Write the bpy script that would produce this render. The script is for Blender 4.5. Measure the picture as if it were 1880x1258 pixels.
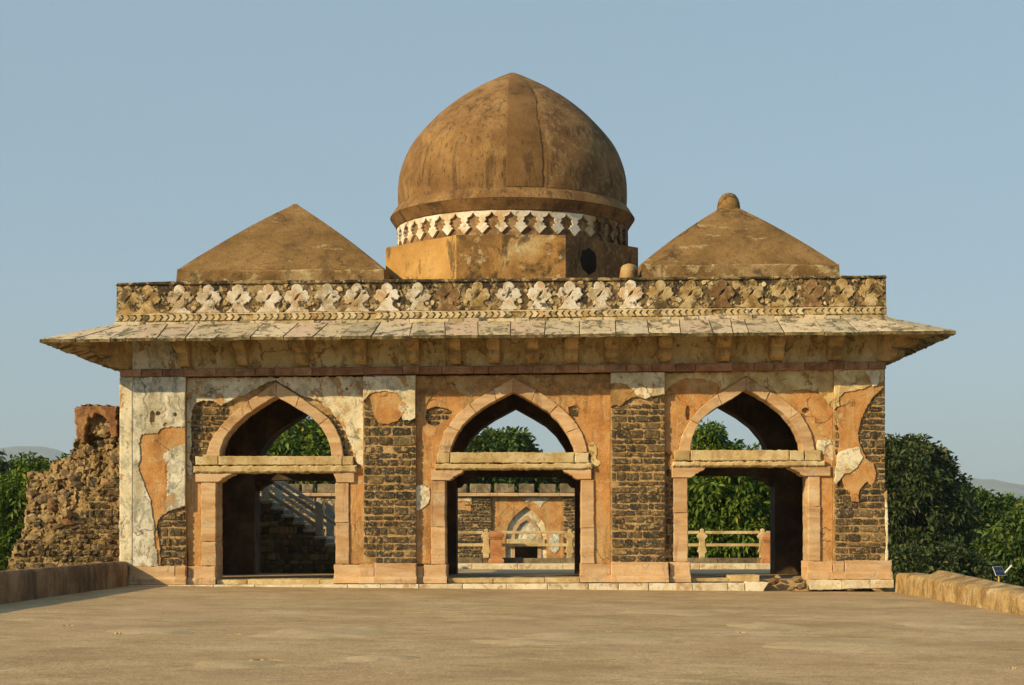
import bpy, math, random
import numpy as np
from mathutils import Vector, noise, Matrix
from mathutils.geometry import tessellate_polygon

for o in list(bpy.data.objects): bpy.data.objects.remove(o)
S = bpy.context.scene
COL = S.collection
R = random.Random(11)

# ------------------------------------------------------------------ camera, sky, sun
D, F, CX, CY, CAMX, CAMZ = 39.0, 3120.0, 980.0, 967.0, 0.5, 1.35
cd = bpy.data.cameras.new('camera'); cam = bpy.data.objects.new('camera', cd); COL.objects.link(cam)
cam.location = (CAMX, -D, CAMZ); cam.rotation_euler = (math.pi/2, 0, 0)
cd.sensor_width = 36; cd.sensor_fit = 'HORIZONTAL'; cd.lens = 36*F/1880
cd.shift_x = (940-CX)/1880; cd.shift_y = (CY-629)/1880
cd.clip_start = 0.5; cd.clip_end = 40000
S.camera = cam

SUN = Vector((-1.78, -1.32, 1.0)).normalized()
elev = math.asin(SUN.z)
W = bpy.data.worlds.new('World'); S.world = W; W.use_nodes = True
nt = W.node_tree; nt.nodes.clear()
sky = nt.nodes.new('ShaderNodeTexSky'); sky.sky_type = 'NISHITA'; sky.sun_disc = False
sky.sun_elevation = elev; sky.sun_rotation = math.atan2(SUN.x, SUN.y)
sky.altitude = 600; sky.air_density = 1.0; sky.dust_density = 2.2; sky.ozone_density = 2.5
bg = nt.nodes.new('ShaderNodeBackground'); bg.inputs['Strength'].default_value = 0.098
ow = nt.nodes.new('ShaderNodeOutputWorld')
hz = nt.nodes.new('ShaderNodeMix'); hz.data_type = 'RGBA'; hz.inputs[0].default_value = .62
hz.inputs[7].default_value = (3.35, 4.65, 5.35, 1)      # even veil of dry-season dust over the whole sky
nt.links.new(sky.outputs[0], hz.inputs[6]); nt.links.new(hz.outputs[2], bg.inputs[0]); nt.links.new(bg.outputs[0], ow.inputs[0])

sd = bpy.data.lights.new('sun', 'SUN'); sd.energy = 5.0; sd.angle = math.radians(0.5); sd.color = (1.0, 0.765, 0.415)
so = bpy.data.objects.new('sun', sd); COL.objects.link(so)
so.rotation_euler = SUN.to_track_quat('Z', 'Y').to_euler()
so.location = (-30, -30, 30)
vs = S.view_settings
S.display_settings.display_device = 'sRGB'
vs.view_transform = 'Standard'; vs.look = 'None'; vs.gamma = 1; vs.use_curve_mapping = False; vs.exposure = 0.28
S.cycles.max_bounces = 8; S.cycles.diffuse_bounces = 6; S.cycles.transparent_max_bounces = 4
S.cycles.volume_bounces = 0

# a point of the facade (or of a plane Y metres behind it) measured on the photograph, in metres
def fx(px, Y=0.0): return CAMX + (px-CX)*(D+Y)/F
def fz(py, Y=0.0): return CAMZ + (CY-py)*(D+Y)/F
def PX(pts, Y=0.0): return [(fx(a, Y), fz(b, Y)) for a, b in pts]

# ------------------------------------------------------------------ materials
class G:
    def __init__(s, name):
        s.m = bpy.data.materials.new(name); s.m.use_nodes = True
        s.t = s.m.node_tree; s.n = s.t.nodes; s.n.clear()
        s.out = s.n.new('ShaderNodeOutputMaterial'); s.b = s.n.new('ShaderNodeBsdfPrincipled')
        s.t.links.new(s.b.outputs[0], s.out.inputs[0])
        s.b.inputs['Specular IOR Level'].default_value = 0.2
        s.geo = s.n.new('ShaderNodeNewGeometry'); s.oi = s.n.new('ShaderNodeObjectInfo')
        s.pos = s.geo.outputs['Position']
    def L(s, a, b): s.t.links.new(a, b)
    def vec(s, scale=(1,1,1), shift=None):
        mp = s.n.new('ShaderNodeMapping'); mp.inputs['Scale'].default_value = scale
        s.L(s.pos, mp.inputs['Vector'])
        if shift: s.L(shift, mp.inputs['Location'])
        return mp.outputs[0]
    def noise(s, scale, detail=6, rough=.6, st=(1,1,1), dist=0.0, shift=None):
        t = s.n.new('ShaderNodeTexNoise'); t.inputs['Scale'].default_value = scale
        t.inputs['Detail'].default_value = detail; t.inputs['Roughness'].default_value = rough
        t.inputs['Distortion'].default_value = dist
        s.L(s.vec(st, shift), t.inputs['Vector']); return t.outputs[0]
    def ramp(s, fac, stops):
        r = s.n.new('ShaderNodeValToRGB'); e = r.color_ramp.elements
        while len(e) < len(stops): e.new(0.5)
        for k, (p, c) in enumerate(stops):
            e[k].position = p; e[k].color = (*c, 1) if not isinstance(c, (int, float)) else (c, c, c, 1)
        s.L(fac, r.inputs[0]); return r.outputs[0]
    def mix(s, fac, a, b, mode='MIX'):
        m = s.n.new('ShaderNodeMix'); m.data_type = 'RGBA'; m.blend_type = mode
        for sock, v in ((m.inputs[0], fac), (m.inputs[6], a), (m.inputs[7], b)):
            if isinstance(v, tuple): sock.default_value = (*v, 1)
            elif isinstance(v, (int, float)): sock.default_value = v
            else: s.L(v, sock)
        return m.outputs[2]
    def math(s, op, a, b=0.0):
        m = s.n.new('ShaderNodeMath'); m.operation = op
        for k, v in enumerate((a, b)):
            if isinstance(v, (int, float)): m.inputs[k].default_value = v
            else: s.L(v, m.inputs[k])
        return m.outputs[0]
    def bump(s, h, strength=.5, dist=.02):
        b = s.n.new('ShaderNodeBump'); b.inputs['Strength'].default_value = strength; b.inputs['Distance'].default_value = dist
        s.L(h, b.inputs['Height'])
        if s.b.inputs['Normal'].is_linked: s.L(s.b.inputs['Normal'].links[0].from_socket, b.inputs['Normal'])
        s.L(b.outputs[0], s.b.inputs['Normal'])
    def done(s, col, rough=.9):
        s.L(col, s.b.inputs['Base Color']); s.b.inputs['Roughness'].default_value = rough
        return s.m

def weathered(name, cols, scale=1.2, stains=(), bump=.5, bdist=.015, bscale=22, rnd=.0, st=(1,1,1), randcols=None, grain=.18, rough=.92, rowst=None, cracks=0.0, peel=None):
    """cols: ramp stops over a large noise; stains: (colour, scale, low, high, stretch, most)"""
    g = G(name)
    sh = None
    if rnd or randcols:
        cx = g.n.new('ShaderNodeCombineXYZ'); v = g.math('MULTIPLY', g.oi.outputs['Random'], 37.0)
        for k in range(3): g.L(v, cx.inputs[k])
        sh = cx.outputs[0]
    cols = [(.5+(p-.5)*.62, q) for p, q in cols]
    c = g.ramp(g.noise(scale, 8, .66, st, .3, sh), cols)
    if randcols: c = g.mix(.75, c, g.ramp(g.oi.outputs['Random'], randcols))
    for (sc, ss, lo, hi, sst, most) in stains:
        lo = .5+(lo-.5)*.72; hi = max(lo+.02, .5+(hi-.5)*.62)
        f = g.ramp(g.noise(ss, 9, .7, sst, .4, sh), [(lo, 0.0), (hi, most)])
        c = g.mix(f, c, sc)
    hgt = None
    if peel:      # flakes off in small hard-edged spots
        f = g.ramp(g.noise(peel[1], 10, .72, (1,1,.8), .5, sh), [(peel[2], 0.0), (peel[2]+.012, 1.0)])
        c = g.mix(g.math('MULTIPLY', f, .9), c, peel[0]); hgt = f
    if cracks:
        vt = g.n.new('ShaderNodeTexVoronoi'); vt.feature = 'DISTANCE_TO_EDGE'; vt.inputs['Scale'].default_value = cracks
        nz = g.n.new('ShaderNodeTexNoise'); nz.inputs['Scale'].default_value = 2.5; nz.inputs['Detail'].default_value = 6
        g.L(g.pos, nz.inputs['Vector'])
        va = g.n.new('ShaderNodeVectorMath'); va.operation = 'MULTIPLY_ADD'; g.L(nz.outputs['Color'], va.inputs[0]); va.inputs[1].default_value = (.7,.7,.7); g.L(g.pos, va.inputs[2])
        g.L(va.outputs[0], vt.inputs['Vector'])
        line = g.ramp(vt.outputs['Distance'], [(0.0, 1.0), (.022, 0.0)])
        msk = g.ramp(g.noise(.9, 3), [(.48, 0.0), (.56, .8)])
        c = g.mix(g.math('MULTIPLY', line, msk), c, (.05,.03,.018))
    fine = g.noise(bscale*2.6, 5, .7)
    c = g.mix(grain, c, g.ramp(fine, [(.36, .05), (.64, .95)]), 'OVERLAY')
    if rnd:
        f = g.math('ADD', g.math('MULTIPLY', g.math('FRACT', g.math('MULTIPLY', g.oi.outputs['Random'], 7.31)), rnd*2), 1-rnd)
        c = g.mix(1.0, c, f, 'MULTIPLY')
    g.bump(g.noise(bscale*.3, 6, .7), bump*.7, bdist*2)
    g.bump(g.noise(bscale, 8, .75), min(1, bump*1.3), bdist*1.3)
    if hgt is not None: g.bump(g.math('SUBTRACT', 1.0, hgt), .8, .012)
    if rowst: g.bump(g.noise(rowst[0], 4, .6, rowst[1], .2), rowst[2], .012)
    return g.done(c, rough)

UP = (1, 1, .16)     # stretched downwards: run-off streaks
M = {}
M['white'] = weathered('lime_plaster', [(.25, (.50,.41,.24)), (.45, (.68,.60,.41)), (.7, (.78,.72,.55))], 1.6,
    [((.30,.22,.10), .9, .52, .72, (1,1,.6), .55), ((.25,.25,.19), 5, .50, .66, (1,1,.8), .6), ((.45,.25,.09), 2.3, .62, .72, (1,1,1), .6), ((.10,.08,.05), 9, .66, .74, (1,1,1), .7)], .5, .012, 16, grain=.22, cracks=.8, peel=((.46,.25,.09), 2.6, .585))
M['whitecool'] = weathered('grey_lime_plaster', [(.25, (.40,.37,.27)), (.5, (.62,.58,.46)), (.7, (.76,.72,.61))], 2.2,
    [((.30,.24,.13), .9, .52, .72, (1,1,.4), .6), ((.22,.23,.19), 6, .48, .62, (1,1,.6), .7), ((.12,.10,.07), 11, .64, .72, (1,1,.6), .7)], .5, .012, 16, grain=.25, cracks=.9, peel=((.44,.26,.11), 2.2, .60))
M['cream'] = weathered('cream_plaster', [(.3, (.50,.36,.15)), (.5, (.68,.54,.27)), (.7, (.74,.63,.37))], 1.5,
    [((.30,.16,.045), 1.6, .50, .70, (1,1,.7), .6), ((.20,.13,.05), 5, .56, .68, (1,1,.5), .6)], .6, .015, 18, grain=.22, cracks=.8, peel=((.34,.19,.07), 2.4, .58))
M['orange'] = weathered('orange_render', [(.28, (.35,.165,.055)), (.5, (.50,.25,.085)), (.7, (.57,.33,.14))], 1.7,
    [((.47,.31,.14), .8, .51, .66, (1,1,.7), .75), ((.55,.38,.18), 2.6, .56, .70, (1,1,.8), .6), ((.22,.12,.05), 4, .54, .70, UP, .55), ((.62,.47,.28), 7, .62, .74, (1,1,1), .5)], .7, .015, 20, grain=.25, cracks=.9, peel=((.52,.40,.22), 3.2, .60))
M['tan'] = weathered('tan_render', [(.28, (.24,.14,.06)), (.5, (.42,.25,.095)), (.7, (.50,.36,.17))], 2.2,
    [((.16,.11,.05), 3, .50, .68, (1,1,.8), .6), ((.55,.42,.22), 6, .6, .72, (1,1,1), .5)], .8, .02, 20, grain=.25, cracks=.8)
M['mortar'] = weathered('lime_mortar', [(.28, (.32,.19,.075)), (.5, (.50,.32,.14)), (.7, (.60,.43,.23))], 3.0,
    [((.18,.10,.04), 7, .55, .7, (1,1,1), .6)], .9, .03, 28, grain=.3)
M['basalt'] = weathered('basalt_stone', [(.3, (.03,.027,.02)), (.6, (.085,.07,.045)), (.75, (.15,.12,.075))], 7,
    [((.40,.27,.12), 9, .54, .64, (1,1,1), .85), ((.42,.30,.15), 22, .58, .70, (1,1,1), .7)], .9, .03, 30, rnd=.3,
    randcols=[(0, (.045,.042,.034)), (.35, (.07,.06,.042)), (.6, (.10,.082,.05)), (.8, (.13,.088,.045)), (.93, (.16,.12,.06)), (1, (.32,.235,.10))], grain=.35)
M['rubble'] = weathered('rubble_stone', [(.3, (.10,.075,.045)), (.6, (.22,.16,.085)), (.75, (.32,.24,.13))], 6,
    [((.40,.26,.11), 10, .55, .68, (1,1,1), .8)], .9, .03, 26, rnd=.35,
    randcols=[(0, (.07,.06,.05)), (.25, (.15,.115,.07)), (.5, (.28,.20,.105)), (.85, (.42,.30,.15)), (1, (.32,.16,.08))], grain=.35)
ROW = (2.5, (.25, .25, 9), .5)
M['pink'] = weathered('pink_sandstone', [(.28, (.42,.245,.115)), (.5, (.55,.365,.195)), (.72, (.63,.475,.295))], 1.3,
    [((.53,.31,.14), 1.1, .5, .66, (1,1,.5), .6), ((.56,.45,.34), 3, .55, .7, (.5,1,2.5), .5), ((.20,.11,.06), 4, .6, .72, UP, .5)], .5, .01, 24, rnd=.12, st=(.5,1,3.5), grain=.2, rowst=ROW, peel=((.56,.44,.31), 3.0, .60))
M['cream_stone'] = weathered('cream_sandstone', [(.28, (.36,.25,.11)), (.5, (.53,.40,.20)), (.72, (.62,.52,.31))], 1.6,
    [((.30,.19,.08), 2.5, .54, .7, (1,1,.5), .55), ((.22,.18,.10), 9, .58, .68, (1,1,1), .5)], .6, .012, 24, rnd=.1, grain=.22)
M['bracket'] = weathered('bracket_sandstone', [(.28, (.30,.19,.075)), (.5, (.46,.32,.14)), (.72, (.56,.42,.21))], 1.8,
    [((.15,.09,.04), 3, .5, .68, (1,1,.5), .7)], .6, .015, 24, rnd=.2, grain=.22)
M['band'] = weathered('red_brown_sandstone', [(.28, (.20,.095,.05)), (.5, (.36,.20,.11)), (.72, (.46,.31,.19))], 1.8,
    [((.15,.09,.05), 4, .52, .7, (1,1,1), .5)], .6, .015, 24, rnd=.22, grain=.2, rowst=ROW)
M['slab'] = weathered('eave_sandstone', [(.28, (.36,.28,.19)), (.5, (.50,.41,.29)), (.72, (.60,.52,.40))], 2.0,
    [((.13,.11,.07), 1.8, .53, .62, (1,.7,1), .8), ((.05,.045,.032), 6, .56, .65, (1,.6,1), .85), ((.35,.27,.10), 5, .58, .7, (1,1,1), .5)], .6, .012, 24, rnd=.13,
    randcols=[(0, (.54,.44,.29)), (.3, (.56,.49,.36)), (.5, (.55,.39,.29)), (.7, (.57,.47,.30)), (.85, (.38,.34,.24)), (1, (.58,.42,.32))], grain=.22)
M['moss_edge'] = weathered('mossy_stone_edge', [(.3, (.05,.042,.02)), (.5, (.11,.085,.038)), (.7, (.26,.20,.10))], 3.5, [((.30,.25,.10), 8, .58, .68, (1,1,1), .6)], .8, .02, 24, grain=.3)
M['parapet'] = weathered('lichen_plaster', [(.28, (.07,.05,.03)), (.5, (.17,.115,.055)), (.72, (.38,.28,.14))], 1.1,
    [((.04,.033,.024), 1.3, .50, .58, (1,1,.8), .9), ((.50,.39,.20), 6, .55, .63, (1,1,1), .85), ((.02,.018,.014), 9, .58, .66, (1,1,1), .85)], .8, .02, 22, grain=.3)
M['chevron'] = weathered('chevron_plaster', [(.3, (.36,.25,.11)), (.5, (.52,.42,.24)), (.7, (.60,.53,.38))], 1.4,
    [((.06,.05,.03), 1.6, .56, .66, (1,1,1), .85), ((.42,.22,.08), 2.1, .6, .7, (1,1,1), .7)], .5, .01, 30, rnd=.15, grain=.25)
M['motif_white'] = weathered('white_relief', [(.28, (.42,.33,.20)), (.48, (.62,.55,.43)), (.7, (.70,.66,.58))], 3,
    [((.46,.27,.11), 2.6, .52, .62, (1,1,1), .7), ((.30,.22,.11), 1.3, .54, .66, (1,1,1), .6), ((.05,.04,.025), 4.5, .56, .64, (1,1,1), .9)], .6, .015, 26, rnd=.1, grain=.25)
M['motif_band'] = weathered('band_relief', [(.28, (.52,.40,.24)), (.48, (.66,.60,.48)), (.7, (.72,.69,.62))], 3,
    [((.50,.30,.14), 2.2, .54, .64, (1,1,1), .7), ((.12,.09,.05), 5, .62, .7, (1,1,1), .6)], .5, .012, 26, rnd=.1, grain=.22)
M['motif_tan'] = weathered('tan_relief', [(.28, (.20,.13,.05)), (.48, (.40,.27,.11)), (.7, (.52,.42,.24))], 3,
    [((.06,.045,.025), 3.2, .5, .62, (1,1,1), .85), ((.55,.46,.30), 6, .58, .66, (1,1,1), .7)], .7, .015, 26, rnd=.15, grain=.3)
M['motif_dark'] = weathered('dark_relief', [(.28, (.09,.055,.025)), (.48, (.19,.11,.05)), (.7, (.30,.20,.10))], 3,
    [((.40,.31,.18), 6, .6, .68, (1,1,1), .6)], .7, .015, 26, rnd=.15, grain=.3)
M['dome'] = weathered('dome_render', [(.28, (.165,.088,.034)), (.5, (.25,.142,.056)), (.72, (.33,.20,.085))], 1.0,
    [((.06,.04,.022), 2.6, .54, .68, (1.6,1.6,.16), .7), ((.40,.25,.09), .8, .55, .75, (1,1,.7), .6), ((.05,.035,.02), 14, .58, .68, (1,1,.35), .7), ((.22,.12,.05), 6, .5, .7, (1,1,1), .5)], .7, .02, 20, grain=.3)
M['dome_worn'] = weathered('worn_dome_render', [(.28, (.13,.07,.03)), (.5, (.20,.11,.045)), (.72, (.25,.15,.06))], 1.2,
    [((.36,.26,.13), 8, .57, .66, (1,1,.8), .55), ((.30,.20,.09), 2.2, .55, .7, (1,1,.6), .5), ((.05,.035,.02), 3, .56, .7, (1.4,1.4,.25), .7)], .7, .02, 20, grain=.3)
M['cornice'] = weathered('cornice_render', [(.28, (.12,.065,.026)), (.5, (.19,.105,.042)), (.72, (.27,.15,.058))], 1.4,
    [((.045,.033,.02), 2.2, .52, .68, (1,1,.7), .7), ((.40,.30,.15), 7, .64, .72, (1,1,1), .5)], .7, .02, 20, grain=.28)
M['patch'] = weathered('dome_patch_render', [(.28, (.125,.068,.026)), (.5, (.175,.096,.037)), (.72, (.215,.122,.05))], 1.0,
    [((.06,.04,.02), 2.4, .58, .72, (1.6,1.6,.3), .75)], .6, .018, 22, grain=.25)
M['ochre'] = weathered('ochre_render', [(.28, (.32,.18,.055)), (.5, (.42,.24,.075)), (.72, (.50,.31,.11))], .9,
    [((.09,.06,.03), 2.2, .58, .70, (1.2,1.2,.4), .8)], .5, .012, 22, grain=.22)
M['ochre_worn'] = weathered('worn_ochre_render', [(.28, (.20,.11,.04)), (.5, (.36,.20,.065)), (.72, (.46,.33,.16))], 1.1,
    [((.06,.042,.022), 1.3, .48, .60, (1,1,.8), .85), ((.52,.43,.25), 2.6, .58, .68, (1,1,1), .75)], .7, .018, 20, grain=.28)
M['roof'] = weathered('roof_render', [(.28, (.175,.10,.035)), (.5, (.245,.145,.052)), (.72, (.31,.19,.075))], .8,
    [((.46,.36,.20), 2.6, .64, .70, (.5,1,1.4), .7), ((.08,.05,.025), 1.7, .54, .72, (1,1,1), .6), ((.11,.07,.035), 9, .55, .7, (1,1,1), .5)], .8, .025, 18, grain=.32, cracks=.6)
M['roofbase'] = weathered('roof_base_render', [(.28, (.12,.075,.03)), (.5, (.22,.13,.05)), (.72, (.36,.25,.12))], 1.0,
    [((.50,.40,.22), 1.5, .55, .66, (1,1,1.3), .8), ((.05,.035,.02), 2.4, .56, .7, (1,1,1), .7)], .8, .02, 20, grain=.3)
M['inner'] = weathered('shade_toned_plaster', [(.28, (.045,.03,.018)), (.5, (.085,.055,.032)), (.72, (.15,.10,.055))], 1.3,  # interior shade put into the colour: albedo lowered to deepen the dark
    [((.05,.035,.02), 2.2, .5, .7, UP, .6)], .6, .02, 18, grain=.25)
M['terrace'] = weathered('terrace_floor', [(.28, (.345,.24,.122)), (.5, (.435,.31,.163)), (.72, (.50,.365,.205))], .55,
    [((.30,.208,.105), 1.6, .5, .7, (.7,1,1), .65), ((.54,.43,.285), .75, .58, .70, (.5,1,1), .55), ((.21,.15,.08), 5, .55, .7, (.8,1,1), .5), ((.46,.31,.19), .22, .5, .7, (1,1,1), .5), ((.10,.07,.04), 16, .66, .74, (1,1,1), .6)], .55, .02, 15, grain=.42, rough=.85)
M['floor_patch'] = weathered('floor_patch_render', [(.28, (.36,.26,.14)), (.5, (.44,.33,.185)), (.72, (.49,.375,.225))], 1.2, [((.42,.31,.18), 1.5, .5, .62, (.6,1,1), .8), ((.30,.22,.12), 6, .55, .7, (1,1,1), .5)], .4, .01, 14, grain=.28)
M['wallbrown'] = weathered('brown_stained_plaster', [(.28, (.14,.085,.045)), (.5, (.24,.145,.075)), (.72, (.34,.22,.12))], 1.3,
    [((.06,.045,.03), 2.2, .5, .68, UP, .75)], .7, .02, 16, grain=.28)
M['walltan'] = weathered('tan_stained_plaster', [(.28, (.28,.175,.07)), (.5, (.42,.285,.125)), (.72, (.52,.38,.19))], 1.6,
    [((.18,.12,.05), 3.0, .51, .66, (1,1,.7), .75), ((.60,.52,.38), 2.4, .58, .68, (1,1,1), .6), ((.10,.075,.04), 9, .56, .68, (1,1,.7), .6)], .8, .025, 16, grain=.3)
M['limewash'] = weathered('limewashed_stone', [(.28, (.48,.38,.22)), (.5, (.66,.58,.42)), (.72, (.74,.69,.55))], 1.8,
    [((.40,.22,.09), 2.3, .6, .7, (1,1,1), .7), ((.20,.15,.08), 7, .6, .7, (1,1,1), .6)], .6, .015, 22, rnd=.06, grain=.25)
M['grey_rail'] = weathered('grey_stone', [(.3, (.36,.32,.25)), (.5, (.50,.46,.36)), (.7, (.60,.56,.45))], 2.5, [((.12,.10,.07), 5, .55, .7, (1,1,1), .6)], .6, .012, 26, rnd=.1)
M['darkstone'] = weathered('dark_kerb_stone', [(.3, (.09,.075,.05)), (.5, (.17,.135,.085)), (.7, (.27,.21,.13))], 2.5, [((.28,.2,.1), 5, .58, .7, (1,1,1), .5)], .7, .02, 20, rnd=.2)
M['redstone'] = weathered('red_sandstone', [(.3, (.33,.14,.06)), (.5, (.44,.205,.09)), (.7, (.52,.28,.14))], 2, [((.2,.09,.04), 4, .55, .7, (1,1,1), .5)], .5, .012, 24, rnd=.08)
M['brickred'] = weathered('crumbling_red_render', [(.3, (.19,.085,.04)), (.5, (.31,.15,.07)), (.7, (.40,.23,.11))], 2.4, [((.10,.06,.03), 5, .52, .68, (1,1,1), .7), ((.45,.33,.18), 6, .6, .7, (1,1,1), .6)], .9, .03, 18)
M['ruincore'] = weathered('rubble_mortar', [(.3, (.22,.14,.06)), (.5, (.39,.27,.12)), (.7, (.52,.38,.19))], 2.4, [((.08,.06,.04), 4.5, .54, .66, (1,1,1), .8)], 1.0, .06, 14, grain=.35)
M['hole'] = weathered('soot_black_stain', [(.3, (.008,.006,.005)), (.7, (.02,.015,.01))], 3)
M['soil'] = weathered('dry_soil', [(.3, (.06,.065,.025)), (.5, (.11,.10,.045)), (.7, (.19,.15,.075))], .12, [((.035,.05,.015), .4, .5, .65, (1,1,1), .8)], .6, .1, 3)
M['bark'] = weathered('bark', [(.3, (.03,.022,.014)), (.6, (.075,.055,.035)), (.8, (.12,.09,.06))], 3, (), .9, .04, 12)
M['hillside'] = weathered('scrub_hillside', [(.3, (.07,.08,.035)), (.5, (.13,.115,.06)), (.7, (.21,.17,.10))], .006, [((.04,.055,.02), .015, .5, .62, (1,1,1), .8)], .3, 1.0, .2)

def plain(name, c, rough=.5, metal=0.0):
    g = G(name); n = g.ramp(g.noise(30, 4), [(.3, tuple(x*.85 for x in c)), (.7, c)])
    g.b.inputs['Metallic'].default_value = metal
    return g.done(n, rough)
M['yellowpaint'] = plain('yellow_paint', (.55,.36,.05)); M['whitepaint'] = plain('white_paint', (.8,.8,.78))
M['solar'] = plain('solar_cells', (.02,.03,.07), .15); M['alu'] = plain('aluminium', (.6,.6,.6), .35, .8)

def leafmat(name, a, b, c, trans=.25):
    g = G(name)
    rnd = g.geo.outputs['Random Per Island']
    col = g.ramp(rnd, [(0, a), (.55, b), (.93, c), (1, (c[0]*1.6, c[1]*1.05, c[2]))])
    big = g.ramp(g.noise(.45, 3), [(.35, .72), (.65, 1.0)])
    col = g.mix(1.0, col, big, 'MULTIPLY')
    g.b.inputs['Specular IOR Level'].default_value = .22
    g.done(col, .55)
    tr = g.n.new('ShaderNodeBsdfTranslucent'); g.L(col, tr.inputs[0])
    mx = g.n.new('ShaderNodeMixShader'); mx.inputs[0].default_value = trans
    g.L(g.b.outputs[0], mx.inputs[1]); g.L(tr.outputs[0], mx.inputs[2]); g.L(mx.outputs[0], g.out.inputs[0])
    return g.m
M['leaf_bright'] = leafmat('bright_leaves', (.05,.105,.012), (.12,.205,.02), (.23,.29,.035))
M['leaf_mid'] = leafmat('mid_leaves', (.04,.085,.014), (.08,.145,.022), (.15,.20,.04))
M['leaf_dark'] = leafmat('dark_leaves', (.035,.058,.018), (.065,.10,.028), (.11,.14,.04), .2)

# ------------------------------------------------------------------ mesh helpers
def mesh_obj(name, verts, faces, mat, parent=None, smooth=False, kind=None):
    me = bpy.data.meshes.new(name); me.from_pydata([tuple(v) for v in verts], [], faces); me.update()
    if isinstance(mat, str): mat = M[mat]
    me.materials.append(mat)
    if smooth: me.polygons.foreach_set('use_smooth', [True]*len(me.polygons))
    o = bpy.data.objects.new(name, me); COL.objects.link(o)
    if parent is not None:
        o.parent = parent
        pm = parent.matrix_basis.copy(); q = parent.parent
        while q is not None: pm = q.matrix_basis @ pm; q = q.parent
        o.matrix_parent_inverse = pm.inverted()
    if kind: o['kind'] = kind
    return o
def thing(name, loc, label, cat, group=None):
    o = bpy.data.objects.new(name, None); COL.objects.link(o); o.location = loc; o.empty_display_size = .3
    o['label'] = label; o['category'] = cat
    if group: o['group'] = group
    return o
def tag(o, label, cat, group=None):
    o['label'] = label; o['category'] = cat
    if group: o['group'] = group
    return o
def area2(p): return sum(p[i][0]*p[(i+1) % len(p)][1]-p[(i+1) % len(p)][0]*p[i][1] for i in range(len(p)))
def inset(p, c):
    n = len(p); out = []
    for i in range(n):
        a, b, d = Vector(p[i-1]), Vector(p[i]), Vector(p[(i+1) % n])
        u, v = (b-a), (d-b)
        u = u.normalized() if u.length > 1e-9 else Vector((1, 0)); v = v.normalized() if v.length > 1e-9 else u
        nn = Vector((-u.y-v.y, u.x+v.x))
        nn = nn.normalized() if nn.length > 1e-6 else Vector((-u.y, u.x))
        k = c/max(.45, nn.dot(Vector((-u.y, u.x))))
        out.append((b.x+nn.x*k, b.y+nn.y*k))
    return out
def prism_data(loops, w0, w1, ch=0.0):
    """solid between planes w0 (front) and w1 (back); loops = [outer, hole...] in (u, v). Returns (u, w, v) verts"""
    loops = [list(l) for l in loops]
    if area2(loops[0]) < 0: loops[0].reverse()
    for h in loops[1:]:
        if area2(h) > 0: h.reverse()
    V, Fc = [], []
    sg = 1 if w1 > w0 else -1
    rings = []
    for l in loops:
        base = len(V); n = len(l)
        if ch > 0:
            for (u, v) in inset(l, ch): V.append((u, w0, v))
            for (u, v) in l: V.append((u, w0+sg*ch, v))
            for (u, v) in l: V.append((u, w1, v))
            lv = 3
        else:
            for (u, v) in l: V.append((u, w0, v))
            for (u, v) in l: V.append((u, w1, v))
            lv = 2
        for k in range(lv-1):
            for i in range(n):
                j = (i+1) % n
                Fc.append((base+k*n+i, base+(k+1)*n+i, base+(k+1)*n+j, base+k*n+j))
        rings.append((base, base+(lv-1)*n, n))
    if len(loops) == 1 and len(loops[0]) <= 6:
        n = len(loops[0]); Fc.append(tuple(range(n))); b = rings[0][1]; Fc.append(tuple(reversed(range(b, b+n))))
    else:
        fl = [[Vector((V[r[0]+i][0], V[r[0]+i][2], 0)) for i in range(r[2])] for r in rings]
        tr = tessellate_polygon(fl)
        mf = [r[0]+i for r in rings for i in range(r[2])]; mb = [r[1]+i for r in rings for i in range(r[2])]
        for t in tr:
            a = (fl_pt(fl, t[0]), fl_pt(fl, t[1]), fl_pt(fl, t[2]))
            ar = (a[1]-a[0]).cross(a[2]-a[0]).z
            t = t if ar > 0 else (t[0], t[2], t[1])
            Fc.append((mf[t[0]], mf[t[1]], mf[t[2]])); Fc.append((mb[t[2]], mb[t[1]], mb[t[0]]))
    return V, Fc
def fl_pt(fl, i):
    for l in fl:
        if i < len(l): return l[i]
        i -= len(l)
def xz(name, loops, y0, y1, mat, parent=None, ch=0.0):
    if not isinstance(loops[0][0], (tuple, list)): loops = [loops]
    want = abs(area2(loops[0]))/2-sum(abs(area2(h))/2 for h in loops[1:])
    for c in (ch, ch*.6, ch*.3, 0.0):      # a ragged outline may not take the full chamfer
        V, Fc = prism_data(loops, y0, y1, c)
        per = sum(math.dist(l[i-1], l[i]) for l in loops for i in range(len(l)))
        got = 0.0
        for f in Fc:
            if all(abs(V[i][1]-y0) < 1e-9 for i in f):
                p = [(V[i][0], V[i][2]) for i in f]; got += abs(area2(p))/2
        if abs(got-(want-c*per)) < .03*want+.25*c*per: break
    return mesh_obj(name, V, Fc, mat, parent)
def yz(name, loops, x0, x1, mat, parent=None, ch=0.0):
    """profile given in (y, z), solid from x0 to x1 (x0 < x1)"""
    if not isinstance(loops[0][0], (tuple, list)): loops = [loops]
    V, Fc = prism_data([[(-a, b) for a, b in l] for l in loops], x0, x1, ch)
    return mesh_obj(name, [(w, -u, v) for (u, w, v) in V], Fc, mat, parent)
def box(name, x0, x1, y0, y1, z0, z1, mat, parent=None, ch=.012):
    V, Fc = prism_data([[(x0, z0), (x1, z0), (x1, z1), (x0, z1)]], y0, y1, ch)
    return mesh_obj(name, V, Fc, mat, parent)
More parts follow.
